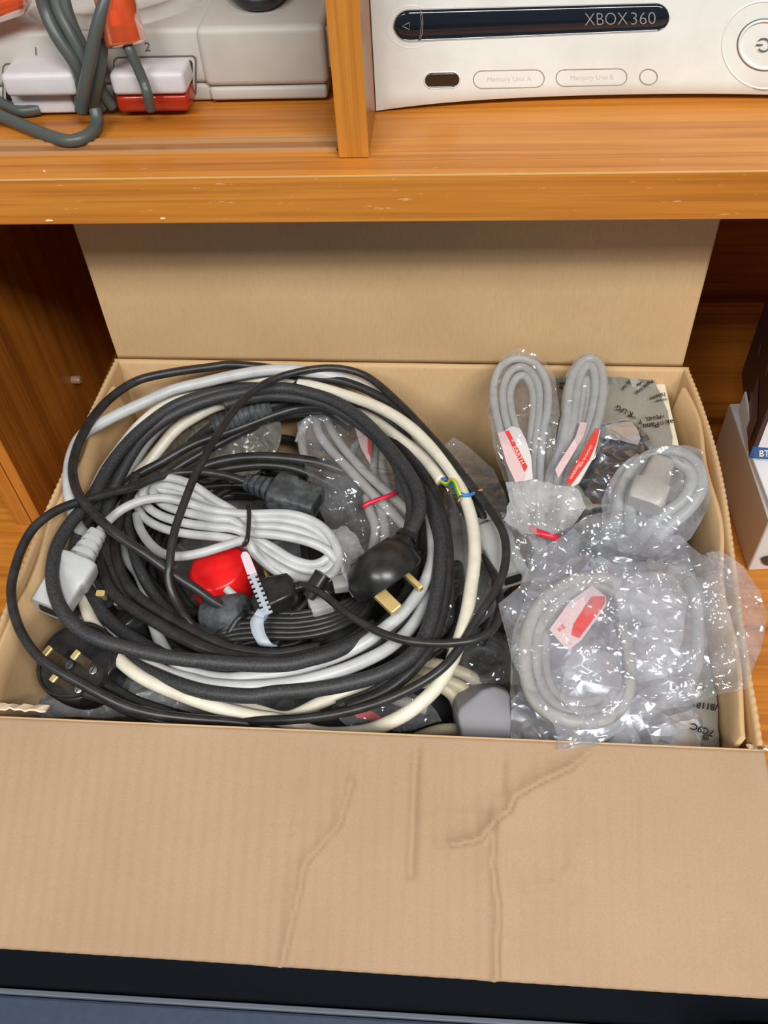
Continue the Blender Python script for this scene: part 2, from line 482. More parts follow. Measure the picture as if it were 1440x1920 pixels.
# shelf
box('shelf', -1.0, 1.0, YD - 0.003, 0.80, Z_S0, Z_S1 - 0.0004, M['wood_x'], unit)
box('shelf_front_edge', -1.0, 1.0, YS, YD - 0.0035, Z_S0, Z_S1, M['wood_edge'], unit, 0.0008)
box('edge_highlight', -1.0, 1.0, YS - .0002, YS + .0007, Z_S1 - .0007, Z_S1 + .0001, M['arris'], unit)  # thin strip added as a painted highlight on the top edge
xdl = on_z(636, 293, Z_S1).x; xdr = on_z(692, 295, Z_S1).x
box('divider', xdl + .0004, xdr - .0002, YD + 0.0015, 0.80, Z_S1, Z_S1 + 0.42, M['wood_z'], unit)
box('divider_edge', xdl, xdr, YD, YD + 0.0015, Z_S1, Z_S1 + 0.42, M['wood_zl'], unit, 0.0004)
# sliding door track let into the left half of the shelf
yt0 = on_z(300, 288, Z_S1).y; yt1 = on_z(300, 263, Z_S1).y
for a, b_, h in ((yt0, yt0 + .0016, .0018), (yt0 + .0016, yt1 - 0.0055, .0004), (yt1 - 0.0055, yt1 - .004, .0018), (yt1 - .004, yt1 - 0.0014, .0004), (yt1 - .0014, yt1, .0018)):
    box('door_track', -0.9, xdl - 0.002, a, b_, Z_S1 - 0.001, Z_S1 + h, M['track'] if h < .001 else M['arris2'], unit)
# back
YB = 0.80
zrail = on_y(1380, 578, YB).z
box('back_panel', -1.0, 1.0, YB, YB + 0.012, Z_WT, zrail, M['wood_back'], unit)
box('back_rail', -1.0, 1.0, YB - 0.010, YB + 0.012, zrail, zrail + 0.014, M['wood_back'], unit, 0.001)
box('back_panel', -1.0, 1.0, YB + 0.002, YB + 0.012, zrail + 0.014, 1.60, M['wood_back'], unit)
# lower carcase
box('lower_door', -0.998, 0.598, 0.20, 0.218, 0.06, Z_WT - 0.027, M['tv'], unit, 0.001)
box('lower_door', 0.602, 0.998, 0.20, 0.218, 0.06, Z_WT - 0.027, M['tv'], unit, 0.001)
box('side_panel', -1.0, -0.975, 0.22, 0.70, 0.0, Z_WT - 0.025, M['wood_z'], unit)
box('side_panel', 0.975, 1.0, 0.22, 0.70, 0.0, Z_WT - 0.025, M['wood_z'], unit)
# chips along the lower front edge
for (px, py, s) in ((92, 415, 8), (305, 411, 6), (83, 322, 3)):
    c = on_y(px, py - 1, YS - 0.0003)
    bm = bmesh.new(); bmesh.ops.create_icosphere(bm, subdivisions=1, radius=1)
    random.seed(px)
    for v in bm.verts: v.co = Vector((v.co.x * s * .00036, v.co.y * .0006, v.co.z * .0008)) * random.uniform(.7, 1.2) + c
    bm_link('chip', bm, M['scar'], unit)
# shelf peg in the left panel
pp = CAM + ray(143, 712) * ((XLP + 0.004 - CAM.x) / ray(143, 712).x)
pg = loft('shelf_peg', pp - Vector((0.006, 0, 0)), Vector((1, 0, 0)), Vector((0, 0, 1)), [(0, .004, .004, 2), (.009, .004, .004, 2), (.0105, .0032, .0032, 2)], M['pin'], unit, 16)
pg['label'] = 'small clear plastic shelf peg'

# low black and slate unit seen under the flap
bb = thing('storage_crate', 'low dark crate with slate blue lid on the floor below the box', 'crate')
zl = 0.372
box('body', -0.75, 0.22, -0.32, 0.19, 0.001, zl - 0.02, M['tv'], bb, 0.004)
box('lid', -0.76, 0.23, -0.33, 0.192, zl - 0.02, zl, M['slate'], bb, 0.003)
box('lid_rim', -0.76, 0.23, 0.1925, 0.1975, zl - 0.004, zl + 0.003, M['slate_line'], bb, 0.001)
b2 = thing('speaker_box', 'black upright box on the floor at the right under the flap', 'speaker')
box('body', 0.26, 0.52, -0.20, 0.19, 0.001, 0.44, M['tv'], b2, 0.006)
box('top_panel', 0.27, 0.51, -0.19, 0.18, 0.44, 0.445, M['slate'], b2, 0.001)

# ================================================================== CARTON
carton = thing('cardboard_box', 'large open brown corrugated carton full of cables on the worktop', 'box')
ZB = Z_WT + 0.002
left_px = [(222, 676), (190, 742), (163, 800), (136, 862), (110, 920), (84, 978), (58, 1040), (30, 1108), (0, 1185), (-30, 1258), (-58, 1334)]
right_px = [(1283, 692), (1302, 740), (1322, 800), (1338, 860), (1352, 930), (1362, 1000), (1372, 1080), (1384, 1170), (1396, 1260), (1408, 1330), (1418, 1398)]
LP = [on_z(x, y, ZR) for x, y in left_px]; RP = [on_z(x, y, ZR) for x, y in right_px]
BL, FL, BR, FR = LP[0], LP[-1], RP[0], RP[-1]


def side_wall(P, sgn, name, inner_flap):
    V = []; Fc = []
    pts = catmull(P, 28)
    xb = P[0].x * .5 + P[-1].x * .5
    T = 0.0045
    for p in pts:
        prof = [(0, ZB - ZR), (0, -0.02), (0, -.003), (T * .15, -.0008), (T * .5, 0.0002), (T * .85, -.0008), (T, -.003), (T, -0.02), (T, ZB - ZR)]
        rip = 0.0002 * math.sin(p.y / 0.0052 * 2 * math.pi)
        for (o_, z) in prof:
            k = 1 + z / (ZR - ZB)                       # bulge fades towards the bottom
            x = xb + (p.x - xb) * k
            V.append(Vector((x + sgn * (o_ + (rip if o_ > 0 else 0)), p.y, ZR + z + (rip if 0 < o_ < T else 0))))
    n = 9
    for i in range(len(pts) - 1):
        for k in range(n - 1):
            a = i * n + k
            Fc.append((a, a + 1, a + n + 1, a + n))
    Fc.append(tuple(range(n))); Fc.append(tuple(range((len(pts) - 1) * n, len(pts) * n))[::-1])
    link(name, V, Fc, M['card'], carton, True)
    # flap folded down inside
    V = []; Fc = []
    m = len(pts)
    i0, i1 = int(m * .07), int(m * .97)
    for i, p in enumerate(pts[i0:i1]):
        for j in range(7):
            t = j / 6
            lean = 0.004 + 0.010 * t + 0.002 * math.sin(p.y * 60 + t * 3)
            V.append(Vector((p.x - sgn * lean, p.y, ZR - 0.002 - 0.11 * t)))
    w_ = i1 - i0
    for i in range(w_ - 1):
        for j in range(6):
            a = i * 7 + j; Fc.append((a, a + 1, a + 8, a + 7))
    f = link(inner_flap, V, Fc, M['card'], carton, True)
    sm = f.modifiers.new('thick', 'SOLIDIFY'); sm.thickness = 0.003; sm.offset = 0
    return pts


side_wall(LP, -1, 'side_wall', 'side_flap')
side_wall(RP, 1, 'side_wall', 'side_flap')
cy = BL.y


def quad_wall(name, A, B, th, mat, nx=60):
    """front / back wall between rim points A and B"""
    V = []; Fc = []
    for i in range(nx + 1):
        p = A.lerp(B, i / nx)
        for (o_, z) in ((0, ZB), (0, ZR - .004), (th * .5, ZR), (th, ZR - .004), (th, ZB)):
            V.append(Vector((p.x, p.y + o_, z)))
    for i in range(nx):
        for k in range(4):
            a = i * 5 + k; Fc.append((a, a + 1, a + 6, a + 5))
    Fc.append((0, 1, 2, 3, 4)); Fc.append(tuple(range(nx * 5, nx * 5 + 5))[::-1])
    return link(name, V, Fc, mat, carton, True)


quad_wall('end_wall', BL + Vector((-.004, 0, 0)), BR + Vector((.004, 0, 0)), 0.0045, M['card'])
quad_wall('end_wall', FL + Vector((-.004, 0, 0)), FR + Vector((.004, 0, 0)), -0.0045, M['card'])
box('base', min(BL.x, FL.x) + .002, max(BR.x, FR.x) - .002, FL.y - .002, BL.y + .002, ZB - .001, ZB + .004, M['card'], carton)


def flap(name, A, B, dirv, mat, creases=(), nu=300, nv=70, ripple=0.00026, per=0.0079, endA=0.0, endB=0.0, dents=(), core=True):
    """flap hinged on A-B running out along dirv (full length); double fluted board, 5 mm thick"""
    ax = (B - A); nrm = ax.cross(dirv).normalized()
    if nrm.z < 0 and abs(nrm.z) > .3: nrm = -nrm
    if abs(nrm.z) <= .3 and nrm.y > 0: nrm = -nrm
    top = []
    cr = [[Vector(p) for p in c[0]] for c in creases]
    for i in range(nu + 1):
        u = i / nu
        for j in range(nv + 1):
            v = j / nv
            p = A + ax * u + dirv * v + ax.normalized() * (endA * v * (1 - u) + endB * v * u)
            h = ripple * math.sin(2 * math.pi * (p.x / per) + 0.6 * math.sin(7 * u)) * min(1, v * 12)
            h += 0.0011 * noise.noise(Vector((u * 5, v * 2.2, 3.1)))
            q = Vector(proj(p))
            for c, (_, wd, dp, kind) in zip(cr, creases):
                best = 1e9; sd = 0
                for a, b in zip(c[:-1], c[1:]):
                    ab = b - a; t = max(0, min(1, (q - a).dot(ab) / ab.length_squared)); r_ = q - (a + ab * t)
                    if r_.length < best:
                        best = r_.length; sd = math.copysign(1, ab.x * r_.y - ab.y * r_.x)
                        tt = t
                if kind == 'v': h -= dp * math.exp(-(best / wd) ** 2)
                else:                                  # step: one lip raised, falls away on the other side
                    s_ = sd * best / wd
                    if abs(s_) < 5: h += dp * (math.exp(-abs(s_) * (.7 if s_ > 0 else 4)))
            for (cx, cy_, rr, dp) in dents:
                d_ = math.hypot(q.x - cx, q.y - cy_) / rr
                if d_ < 3: h -= dp * math.exp(-d_ * d_)
            h *= min(1, .15 + v * 8)
            top.append(p + nrm * h)
    V = list(top) + [p - nrm * 0.0008 for p in top]
    n = nv + 1; K = len(top); Fc = []
    for i in range(nu):
        for j in range(nv):
            a = i * n + j
            Fc.append((a, a + 1, a + n + 1, a + n)); Fc.append((K + a, K + a + n, K + a + n + 1, K + a + 1))
    for i in range(nu):
        for j in (0, nv):
            a = i * n + j; Fc.append((a, a + n, K + a + n, K + a))
    for j in range(nv):
        for i in (0, nu):
            a = i * n + j; Fc.append((a, a + 1, K + a + 1, K + a))
    f = link(name, V, Fc, mat, carton, True)
    if core:
        T = 0.0042
        # lower liner and middle liner
        for off in (T * .5, T):
            V2 = []
            for i in range(0, nu + 1, 5):
                for v in (0.02, 0.5, 1.0):
                    V2.append(top[i * n + int(v * nv)] - nrm * (off + .0006))
            m3 = nu // 5 + 1
            lf = link('liner', V2, [(i * 3 + j, i * 3 + j + 1, i * 3 + j + 4, i * 3 + j + 3) for i in range(m3 - 1) for j in range(2)], M['card_core'], f, True)
            sm = lf.modifiers.new('thick', 'SOLIDIFY'); sm.thickness = 0.0005
        # flutes, seen along the cut edge
        for lo, hi, pr, ph in ((0.0009, T * .5 + .0004, 0.0042, 0), (T * .5 + .0008, T + .0004, 0.0046, 1.3)):
            V3 = []; nn = 1200
            for i in range(nn + 1):
                u = i / nn; fi = u * nu; i0 = min(int(fi), nu - 1); tt = fi - i0
                for row in (nv - 6, nv):
                    p = top[i0 * n + row].lerp(top[(i0 + 1) * n + row], tt)
                    s_ = .5 + .5 * math.sin(2 * math.pi * p.x / pr + ph)
                    V3.append(p - nrm * (lo + (hi - lo) * s_))
            fo = link('flute', V3, [(2 * i, 2 * i + 1, 2 * i + 3, 2 * i + 2) for i in range(nn)], M['card_core'], f, True)
    return f


front_cr = [
    ([(782, 1372), (776, 1450), (772, 1560), (768, 1640)], 9, 0.0030, 'v'),
    ([(660, 1468), (640, 1545), (600, 1590), (572, 1622), (560, 1690), (545, 1750), (532, 1805)], 11, 0.0038, 's'),
    ([(1128, 1392), (1070, 1440), (1010, 1468), (968, 1492), (955, 1520), (928, 1540), (900, 1575), (850, 1585)], 11, 0.0060, 's'),
    ([(928, 1540), (924, 1620), (936, 1700), (932, 1835)], 11, 0.0044, 's'),
    ([(940, 1400), (936, 1480)], 10, 0.0016, 'v'),
    ([(1085, 1590), (1075, 1630), (1040, 1662), (985, 1668)], 9, 0.0020, 's'),
    ([(560, 1400), (556, 1470), (540, 1560)], 8, 0.0008, 'v'),
    ([(845, 1400), (838, 1500)], 8, 0.0007, 'v'),
    ([(1000, 1390), (985, 1450)], 8, 0.0007, 'v'),
    ([(1200, 1420), (1190, 1600), (1180, 1840)], 8, 0.0005, 'v'),
    ([(480, 1545), (520, 1552), (560, 1548)], 7, 0.0008, 's'),
    ([(500, 1575), (540, 1570), (570, 1560)], 7, 0.0008, 's'),
    ([(800, 1530), (860, 1520), (930, 1525)], 7, 0.0006, 's'),
]
EF = Vector((0, 0.1186 - FL.y, -0.055)) * 0.945
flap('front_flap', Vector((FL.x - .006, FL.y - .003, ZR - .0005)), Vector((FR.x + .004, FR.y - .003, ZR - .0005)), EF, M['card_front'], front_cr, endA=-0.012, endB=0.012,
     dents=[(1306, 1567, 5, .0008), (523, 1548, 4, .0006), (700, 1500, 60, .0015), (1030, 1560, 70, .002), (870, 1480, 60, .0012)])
flap('back_flap', BL + Vector((-.001, .003, 0)), BR + Vector((-.001, .003, 0)), Vector((0, 0.003, 0.143)), M['card'],
     [([(225, 677), (750, 681), (1280, 688)], 6, 0.0012, 'v')], nu=220, nv=40, ripple=0.00005, dents=[(870, 740, 60, .001)])
# torn stub of the inner flap at the front left and the split corner at the front right
for k, (px, py, dx) in enumerate(((22, 1327, .022), (1424, 1404, .006))):
    c = on_z(px, py, ZR - .004)
    V = []; nn = 14; random.seed(k)
    for i in range(nn + 1):
        u = i / nn - .5
        for s in (-1, 1):
            V.append(c + Vector((u * 2 * dx, s * .0022 + random.uniform(-.0008, .0008), random.uniform(0, .002) - (.003 if s > 0 else 0))))
    f = link('torn_edge', V, [(2 * i, 2 * i + 1, 2 * i + 3, 2 * i + 2) for i in range(nn)], M['torn'], carton)
    sm = f.modifiers.new('thick', 'SOLIDIFY'); sm.thickness = 0.0012
    f['label'] = 'ragged torn end of the card'

# ================================================================== TOOLS FOR CABLES, PLUGS AND BAGS
R_OFF = {}


def path(pts, n=7, jit=0.0, seed=0):
    P = [place(*p) for p in pts]
    return catmull(P, n)


def cable(name, label, pts, r, mat, group=None, n=8, parent=None, jit=0.0006):
    P = path(pts, n)
    if parent is None:
        o = tube(name, P, r, mat, None, 12)
        tag(o, label, 'cable', group)
        return o
    return tube(name, P, r, mat, parent, 12)


def plug_round(parent, c, n, cdir, half, thick, mat, pins=None, name='plug_body', taper=0.86, e=3.2, shape='shield'):
    """three-pin plug body: c centre of the pin face, n pin direction, cdir where the cord leaves"""
    n = n.normalized(); cdir = (cdir - n * cdir.dot(n)).normalized(); s = cdir.cross(n).normalized()
    out = []
    K = 48
    for k in range(K):
        a = 2 * math.pi * k / K; ca, sa = math.cos(a), math.sin(a)
        x = math.copysign(abs(ca) ** (2 / e), ca); y = math.copysign(abs(sa) ** (2 / e), sa)
        if shape == 'shield':
            wv = 1.0 if x < 0 else 1.0 - 0.42 * x * x
            y *= wv
            x *= (1.0 if x < 0 else 1.08)
        out.append((x, y))
    layers = [(0, 0.97), (-thick * .06, 1.0), (-thick * .45, 1.0), (-thick * .8, (1 + taper) / 2), (-thick * .95, taper), (-thick, taper * .93)]
    V = []; Fc = []
    for (t, sc) in layers:
        for (x, y) in out: V.append(c + n * t + cdir * (x * half * sc) + s * (y * half * sc))
    for i in range(len(layers) - 1):
        for k in range(K):
            a = i * K + k; b = i * K + (k + 1) % K; Fc.append((a, b, b + K, a + K))
    Fc.append(tuple(range(K))[::-1]); Fc.append(tuple(range((len(layers) - 1) * K, len(layers) * K)))
    body = link(name, V, Fc, mat, parent, True)
    sm = body.modifiers.new('round', 'BEVEL'); sm.width = 0.0008; sm.segments = 2; sm.limit_method = 'ANGLE'; sm.angle_limit = math.radians(50)
    if pins:
        h = half
        for (x, y, w_, l_, L) in ((-.42, 0, .0040, .0080, .0225), (.30, -.44, .0063, .0040, .0175), (.30, .44, .0063, .0040, .0175)):
            b0 = c + cdir * (x * h) + s * (y * h)
            p = loft('pin', b0, n, cdir, [(0, w_ / 2, l_ / 2, 8), (L * .95, w_ / 2, l_ / 2, 8), (L, w_ * .38, l_ * .38, 8)], pins, body, 16, False)
    return body, s


def boot(parent, p0, direction, upv, L, r0, r1, mat, ribs=4, name='strain_relief'):
    secs = []
    for k in range(ribs):
        t0 = L * k / ribs; t1 = L * (k + 1) / ribs
        ra = r0 + (r1 - r0) * k / ribs; rb = r0 + (r1 - r0) * (k + 1) / ribs
        secs += [(t0 + 0.02 * L / ribs, ra, ra * .85, 3), (t0 + .68 * (t1 - t0), rb, rb * .85, 3), (t0 + .72 * (t1 - t0), rb * .72, rb * .6, 3), (t1 - .02 * (t1 - t0), rb * .72, rb * .6, 3)]
    return loft(name, p0, direction, upv, secs, mat, parent, 20)


def iec(parent, p_c, p_e, upv, mat, scale=1.0, wid=0.0135):
    """cable-end appliance connector: from the cord end p_c to its mouth p_e"""
    d = (p_e - p_c); L = d.length; d = d.normalized()
    boot(parent, p_c, d, upv, L * .36, .0055 * scale, .0078 * scale, mat, 4)
    h = 0.0088 * scale; w_ = wid * scale
    body = loft('connector_body', p_c + d * (L * .36), d, upv,
                [(0, w_ * .62, h * .8, 4), (L * .03, w_ * .98, h, 5), (L * .08, w_ * 1.02, h * 1.02, 6), (L * .27, w_ * 1.02, h * 1.02, 6), (L * .30, w_ * .92, h * .95, 6), (L * .64, w_ * .88, h * .92, 7)], mat, parent, 28)
    bv = body.modifiers.new('round', 'BEVEL'); bv.width = 0.0006; bv.segments = 2; bv.limit_method = 'ANGLE'
    loft('socket', p_c + d * (L * 1.0005), d, upv, [(0, w_ * .5, h * .5, 6), (.0004, w_ * .5, h * .5, 6)], M['ink'], body, 16)
    return body


def poly_inside(x, y, poly):
    c = False; n = len(poly); j = n - 1
    for i in range(n):
        xi, yi = poly[i]; xj, yj = poly[j]
        if (yi > y) != (yj > y) and x < (xj - xi) * (y - yi) / (yj - yi) + xi: c = not c
        j = i
    return c


def crumple(name, parent, outline, ctrl, mat, step=11, amp=4.0, nscale=.03, seed=1, pouch=0.0, smooth=None, ragged=2.0, sharp=1.0, edge_drop=0.0, folds=(), fold_h=3.5):
    """creased sheet over an outline: ctrl = (px,py,z mm) heights it drapes over; optional second layer makes a closed pouch"""
    rnd = random.Random(seed)
    dense = []
    N = len(outline)
    for i in range(N):
        a = outline[i]; b = outline[(i + 1) % N]
        L = math.hypot(b[0] - a[0], b[1] - a[1]); k = max(1, int(L / (step * 1.1)))
        for j in range(k):
            t = j / k
            dense.append((a[0] + (b[0] - a[0]) * t + rnd.uniform(-ragged, ragged), a[1] + (b[1] - a[1]) * t + rnd.uniform(-ragged, ragged)))
    xs = [p[0] for p in dense]; ys = [p[1] for p in dense]
    pts = [Vector(p) for p in dense]; nb = len(pts)
    y = min(ys); row = 0
    while y < max(ys):
        x = min(xs) + (step / 2 if row % 2 else 0)
        while x < max(xs):
            jx = x + rnd.uniform(-.42, .42) * step; jy = y + rnd.uniform(-.42, .42) * step
            if poly_inside(jx, jy, dense) and min((jx - p[0]) ** 2 + (jy - p[1]) ** 2 for p in dense) > (step * .45) ** 2: pts.append(Vector((jx, jy)))
            x += step
        y += step * .87; row += 1
    foldset = {}
    for fl_ in folds:
        for a_, b_ in zip(fl_[:-1], fl_[1:]):
            L = math.hypot(b_[0] - a_[0], b_[1] - a_[1]); k = max(1, int(L / 6))
            for j in range(k):
                t_ = j / k; q = Vector((a_[0] + (b_[0] - a_[0]) * t_, a_[1] + (b_[1] - a_[1]) * t_))
                if poly_inside(q.x, q.y, dense): foldset[(round(q.x, 2), round(q.y, 2))] = 1
    if foldset:
        fk = [Vector(k) for k in foldset]
        pts = pts[:nb] + [p for p in pts[nb:] if min((p - f).length for f in fk) > step * .35] + fk
    res = delaunay_2d_cdt(pts, [], [list(range(nb))], 1, 1e-5)
    vs2, _, fs = res[0], res[1], res[2]
    top = []; hs = []
    for v in vs2:
        sw = 0; sz = 0
        for (cx, cy_, cz) in ctrl:
            d2 = (v.x - cx) ** 2 + (v.y - cy_) ** 2 + 60
            w_ = 1 / d2 ** 1.35; sw += w_; sz += w_ * cz
        z = sz / sw
        q = Vector((v.x * nscale, v.y * nscale, seed * 7.3))
        rg = 1 - abs(noise.noise(q)) * 2.6; rg2 = 1 - abs(noise.noise(q * 2.3 + Vector((9, 4, 1)))) * 2.4
        ed = min(math.hypot(v.x - p[0], v.y - p[1]) for p in dense)
        k = min(1, ed / (step * 2.0))
        hh = amp * (.6 * rg + .35 * rg2 * sharp + .22 * rnd.uniform(-1, 1) * sharp) * (.35 + .65 * k)
        if foldset and (round(v.x, 2), round(v.y, 2)) in foldset: hh += fold_h
        hs.append((z, k)); top.append(place(v.x, v.y, z + hh - edge_drop * (1 - k)))
    V = list(top); Fc = [tuple(f) for f in fs]
    if pouch:
        K = len(V)
        for v, (z, k), p in zip(vs2, hs, top):
            kk = math.sqrt(k) if k > 0 else 0
            V.append(p + Vector((0, 0, -0.0004 - pouch * kk / 1000)))
        Fc += [tuple(i + K for i in f)[::-1] for f in fs]
    if smooth is None: smooth = True
    o = link(name, V, Fc, mat, parent, smooth)
    return o


def label_strip(name, parent, quad, z, mat):
    return plate(name, [place(px, py, z) for px, py in quad], Vector((0, 0, -0.0005)), mat, parent)


def zmap(z): return lambda px, py: on_z(px, py, ZR + z / 1000)

# ================================================================== INSIDE THE CARTON
# deep lining: crumpled bags on which the cables lie
b = crumple('plastic_bag', None, [(48, 1345), (60, 1262), (100, 1190), (150, 1090), (200, 960), (240, 880), (560, 860), (600, 1345)],
            [(60, 1280, -66), (150, 1180, -70), (300, 1330, -68), (400, 1100, -95), (250, 920, -90), (550, 1200, -95), (500, 900, -100)], M['greybag'], 22, 9, .02, 5)
tag(b, 'blue-grey crumpled plastic bag in the front left corner of the carton', 'plastic bag')
b = crumple('plastic_bag', None, [(280, 880), (330, 790), (400, 752), (520, 765), (530, 800), (520, 850), (480, 890), (380, 905)],
            [(400, 780, -32), (500, 800, -34), (380, 880, -52), (480, 860, -48), (310, 860, -50)], M['taupebag'], 12, 5, .045, 8, pouch=18)
tag(b, 'taupe crumpled plastic bag inside the upper part of the big coil', 'plastic bag')
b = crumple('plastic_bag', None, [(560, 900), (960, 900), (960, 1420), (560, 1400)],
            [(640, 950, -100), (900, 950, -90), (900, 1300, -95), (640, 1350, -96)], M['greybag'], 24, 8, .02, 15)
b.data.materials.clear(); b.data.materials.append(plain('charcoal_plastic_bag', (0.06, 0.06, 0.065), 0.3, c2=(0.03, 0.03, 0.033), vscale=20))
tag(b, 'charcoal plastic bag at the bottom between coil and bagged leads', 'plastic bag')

# tangle of black flex deep in the middle
rnd = random.Random(3)
P = []
for k in range(11):
    cx = 440 + rnd.uniform(-40, 60); cy_ = 1020 + rnd.uniform(-30, 60); rx = rnd.uniform(170, 260); ry = rnd.uniform(120, 200); z = -78 + k * 2.2
    for j in range(9):
        a = 2 * math.pi * j / 9 + k * .4
        P.append((cx + rx * math.cos(a) + rnd.uniform(-10, 10), cy_ + ry * math.sin(a) + rnd.uniform(-8, 8), z + rnd.uniform(-3, 3)))
cable('power_cable', 'long glossy black flex tangled deep inside the big coil', P, 0.0032, M['black'], n=6)
# two glossy black cords sweeping across the upper inside of the coil
cable('power_cable', 'glossy black cord arching from lower left to upper right inside the coil',
      [(150, 1090, -50), (190, 980, -44), (240, 905, -36), (300, 868, -30), (365, 832, -26), (440, 806, -24), (520, 776, -22), (570, 764, -22), (620, 768, -24), (680, 790, -28), (730, 830, -32), (770, 900, -38), (780, 1000, -44), (760, 1100, -50)], 0.0036, M['black'])
cable('power_cable', 'second glossy black cord just under the arching one',
      [(270, 960, -48), (300, 905, -44), (340, 872, -38), (400, 838, -34), (450, 812, -33), (520, 784, -32), (580, 774, -32), (640, 782, -34), (700, 815, -38), (740, 870, -44), (755, 950, -50)], 0.0033, M['black'])
cable('power_cable', 'thick glossy black cord above the dusty socket connector',
      [(330, 900, -44), (380, 876, -38), (430, 862, -34), (490, 857, -32), (560, 862, -33), (610, 872, -36), (680, 900, -50)], 0.0042, M['black'])
cable('power_cable', 'glossy black cord curling down behind the dusty socket connector',
      [(340, 898, -50), (420, 880, -42), (490, 872, -39), (550, 878, -40), (600, 898, -44), (640, 925, -50), (670, 980, -60)], 0.0036, M['black'])
cable('power_cable', 'black cords looped right beside the dusty socket connector',
      [(560, 905, -56), (610, 918, -54), (640, 945, -54), (650, 985, -56), (640, 920, -60), (600, 935, -58), (630, 975, -60), (650, 1020, -62)], 0.0034, M['black'])
# concertina boot in the background
t = thing('power_cable', 'black cord with ribbed rubber sleeve at the back of the coil', 'cable')
A = place(398, 800, -20); B = place(505, 762, -18)
loft('sleeve', A, B - A, Vector((0, 0, 1)), [((B - A).length * k / 40, .0085 if k % 4 < 2 else .0070, .0085 if k % 4 < 2 else .0070, 2) for k in range(41)], M['dusty_plug'], t, 18)
cable('cord', '', [(500, 764, -18), (545, 752, -20), (600, 760, -26), (660, 800, -34)], .0052, M['black'], parent=t)
cable('cord', '', [(402, 798, -20), (390, 806, -24), (360, 830, -40)], .0040, M['black'], parent=t)

# ---- central bag with warm grey leads, red twist tie
t = thing('bagged_power_lead', 'folded warm grey leads in a clear bag with red twist tie, inside the coil', 'bagged cable')
for k, pts in enumerate((
        [(560, 830, -48), (572, 796, -42), (591, 783, -38), (597, 810, -36), (615, 838, -36), (643, 868, -36), (677, 904, -36), (706, 934, -38), (737, 964, -42), (765, 995, -46)],
        [(600, 786, -40), (612, 786, -37), (623, 808, -36), (643, 839, -36), (674, 875, -36), (706, 906, -37), (737, 933, -40), (768, 962, -44)],
        [(655, 850, -48), (702, 800, -46), (704, 830, -45), (700, 868, -45), (698, 905, -46), (712, 950, -48), (716, 1000, -50)],
        [(725, 800, -50), (720, 830, -48), (716, 868, -48), (722, 905, -49), (740, 960, -50)],
        [(688, 930, -44), (693, 958, -44), (703, 985, -45), (702, 1010, -48), (694, 1050, -52)],
        [(704, 925, -46), (716, 965, -47), (722, 1000, -49), (716, 1050, -54)],
        [(566, 800, -46), (566, 830, -46), (572, 860, -46), (585, 900, -50)])):
    o = cable('cord', '', pts, 0.0036, M['grey2'], parent=t)
tp = path([(683, 951, -31), (688, 945, -29), (712, 936, -29), (736, 927, -30), (741, 923, -34)], 6)
tube('twist_tie', tp, .0019, M['redband'], t, 8)
label_strip('paper_label', t, [(664, 796), (684, 800), (698, 818), (694, 870), (676, 838)], -36, M['pinklabel'])
label_strip('label_stripe', t, [(689, 812), (697, 819), (695, 858), (690, 846)], -35, M['redlabel'])
crumple('bag', t, [(558, 792), (580, 778), (605, 776), (700, 785), (750, 830), (790, 900), (800, 960), (770, 1012), (720, 1035), (685, 1085), (655, 1080), (640, 1045), (600, 960), (572, 880)],
        [(600, 800, -30), (650, 870, -30), (710, 930, -30), (760, 980, -36), (660, 960, -42), (690, 1030, -40), (740, 860, -40)], M['film'], 13, 3.5, .04, 21, pouch=12)

# ---- big grey connector lying right of the coil (light grey cable ends here) and its bag
t = thing('bagged_power_lead', 'grey leads in a clear bag squeezed right of the big coil', 'bagged cable')
for pts in (
        [(842, 870, -46), (850, 930, -44), (856, 1000, -44), (858, 1070, -46), (850, 1150, -50), (835, 1215, -56)],
        [(862, 900, -48), (868, 950, -46), (876, 1020, -46), (880, 1090, -48), (872, 1160, -52)],
        [(838, 1000, -50), (834, 1060, -48), (826, 1120, -50), (810, 1180, -54)]):
    cable('cord', '', pts, 0.0046, M['grey'], parent=t)
crumple('bag', t, [(820, 845), (850, 820), (885, 842), (925, 880), (945, 920), (965, 1000), (960, 1090), (915, 1160), (850, 1215), (790, 1190), (780, 1110), (820, 1010), (832, 920)],
        [(850, 900, -34), (870, 1000, -34), (860, 1100, -38), (920, 950, -30), (820, 1160, -44)], M['film'], 14, 4.5, .035, 23, pouch=10)

# ---- light grey heavy cable (over the left wall, ends in a grey connector)
t = thing('power_cable', 'light grey thick cord along the outside of the coil ending in grey connector', 'cable')
W1 = [(165, 1010, -30), (145, 985, -16), (136, 955, 0), (129, 911, 6), (131, 871, 7), (142, 835, 7), (159, 812, 8), (188, 795, 8), (224, 776, 8), (267, 756, 8), (325, 731, 8), (390, 715, 9), (433, 705, 10), (487, 696, 11), (534, 693, 11), (580, 697, 9), (624, 706, 6), (665, 718, 2), (704, 737, -2), (740, 763, -6), (775, 802, -9), (805, 842, -12), (835, 880, -15), (862, 912, -18), (884, 942, -20), (893, 960, -21)]
cable('cord', '', W1, 0.0044, M['pale'], parent=t)
iec(t, place(886, 940, -18), place(962, 1086, -22), Vector((0, 0, 1)), M['grey'], 1.1, .0112)

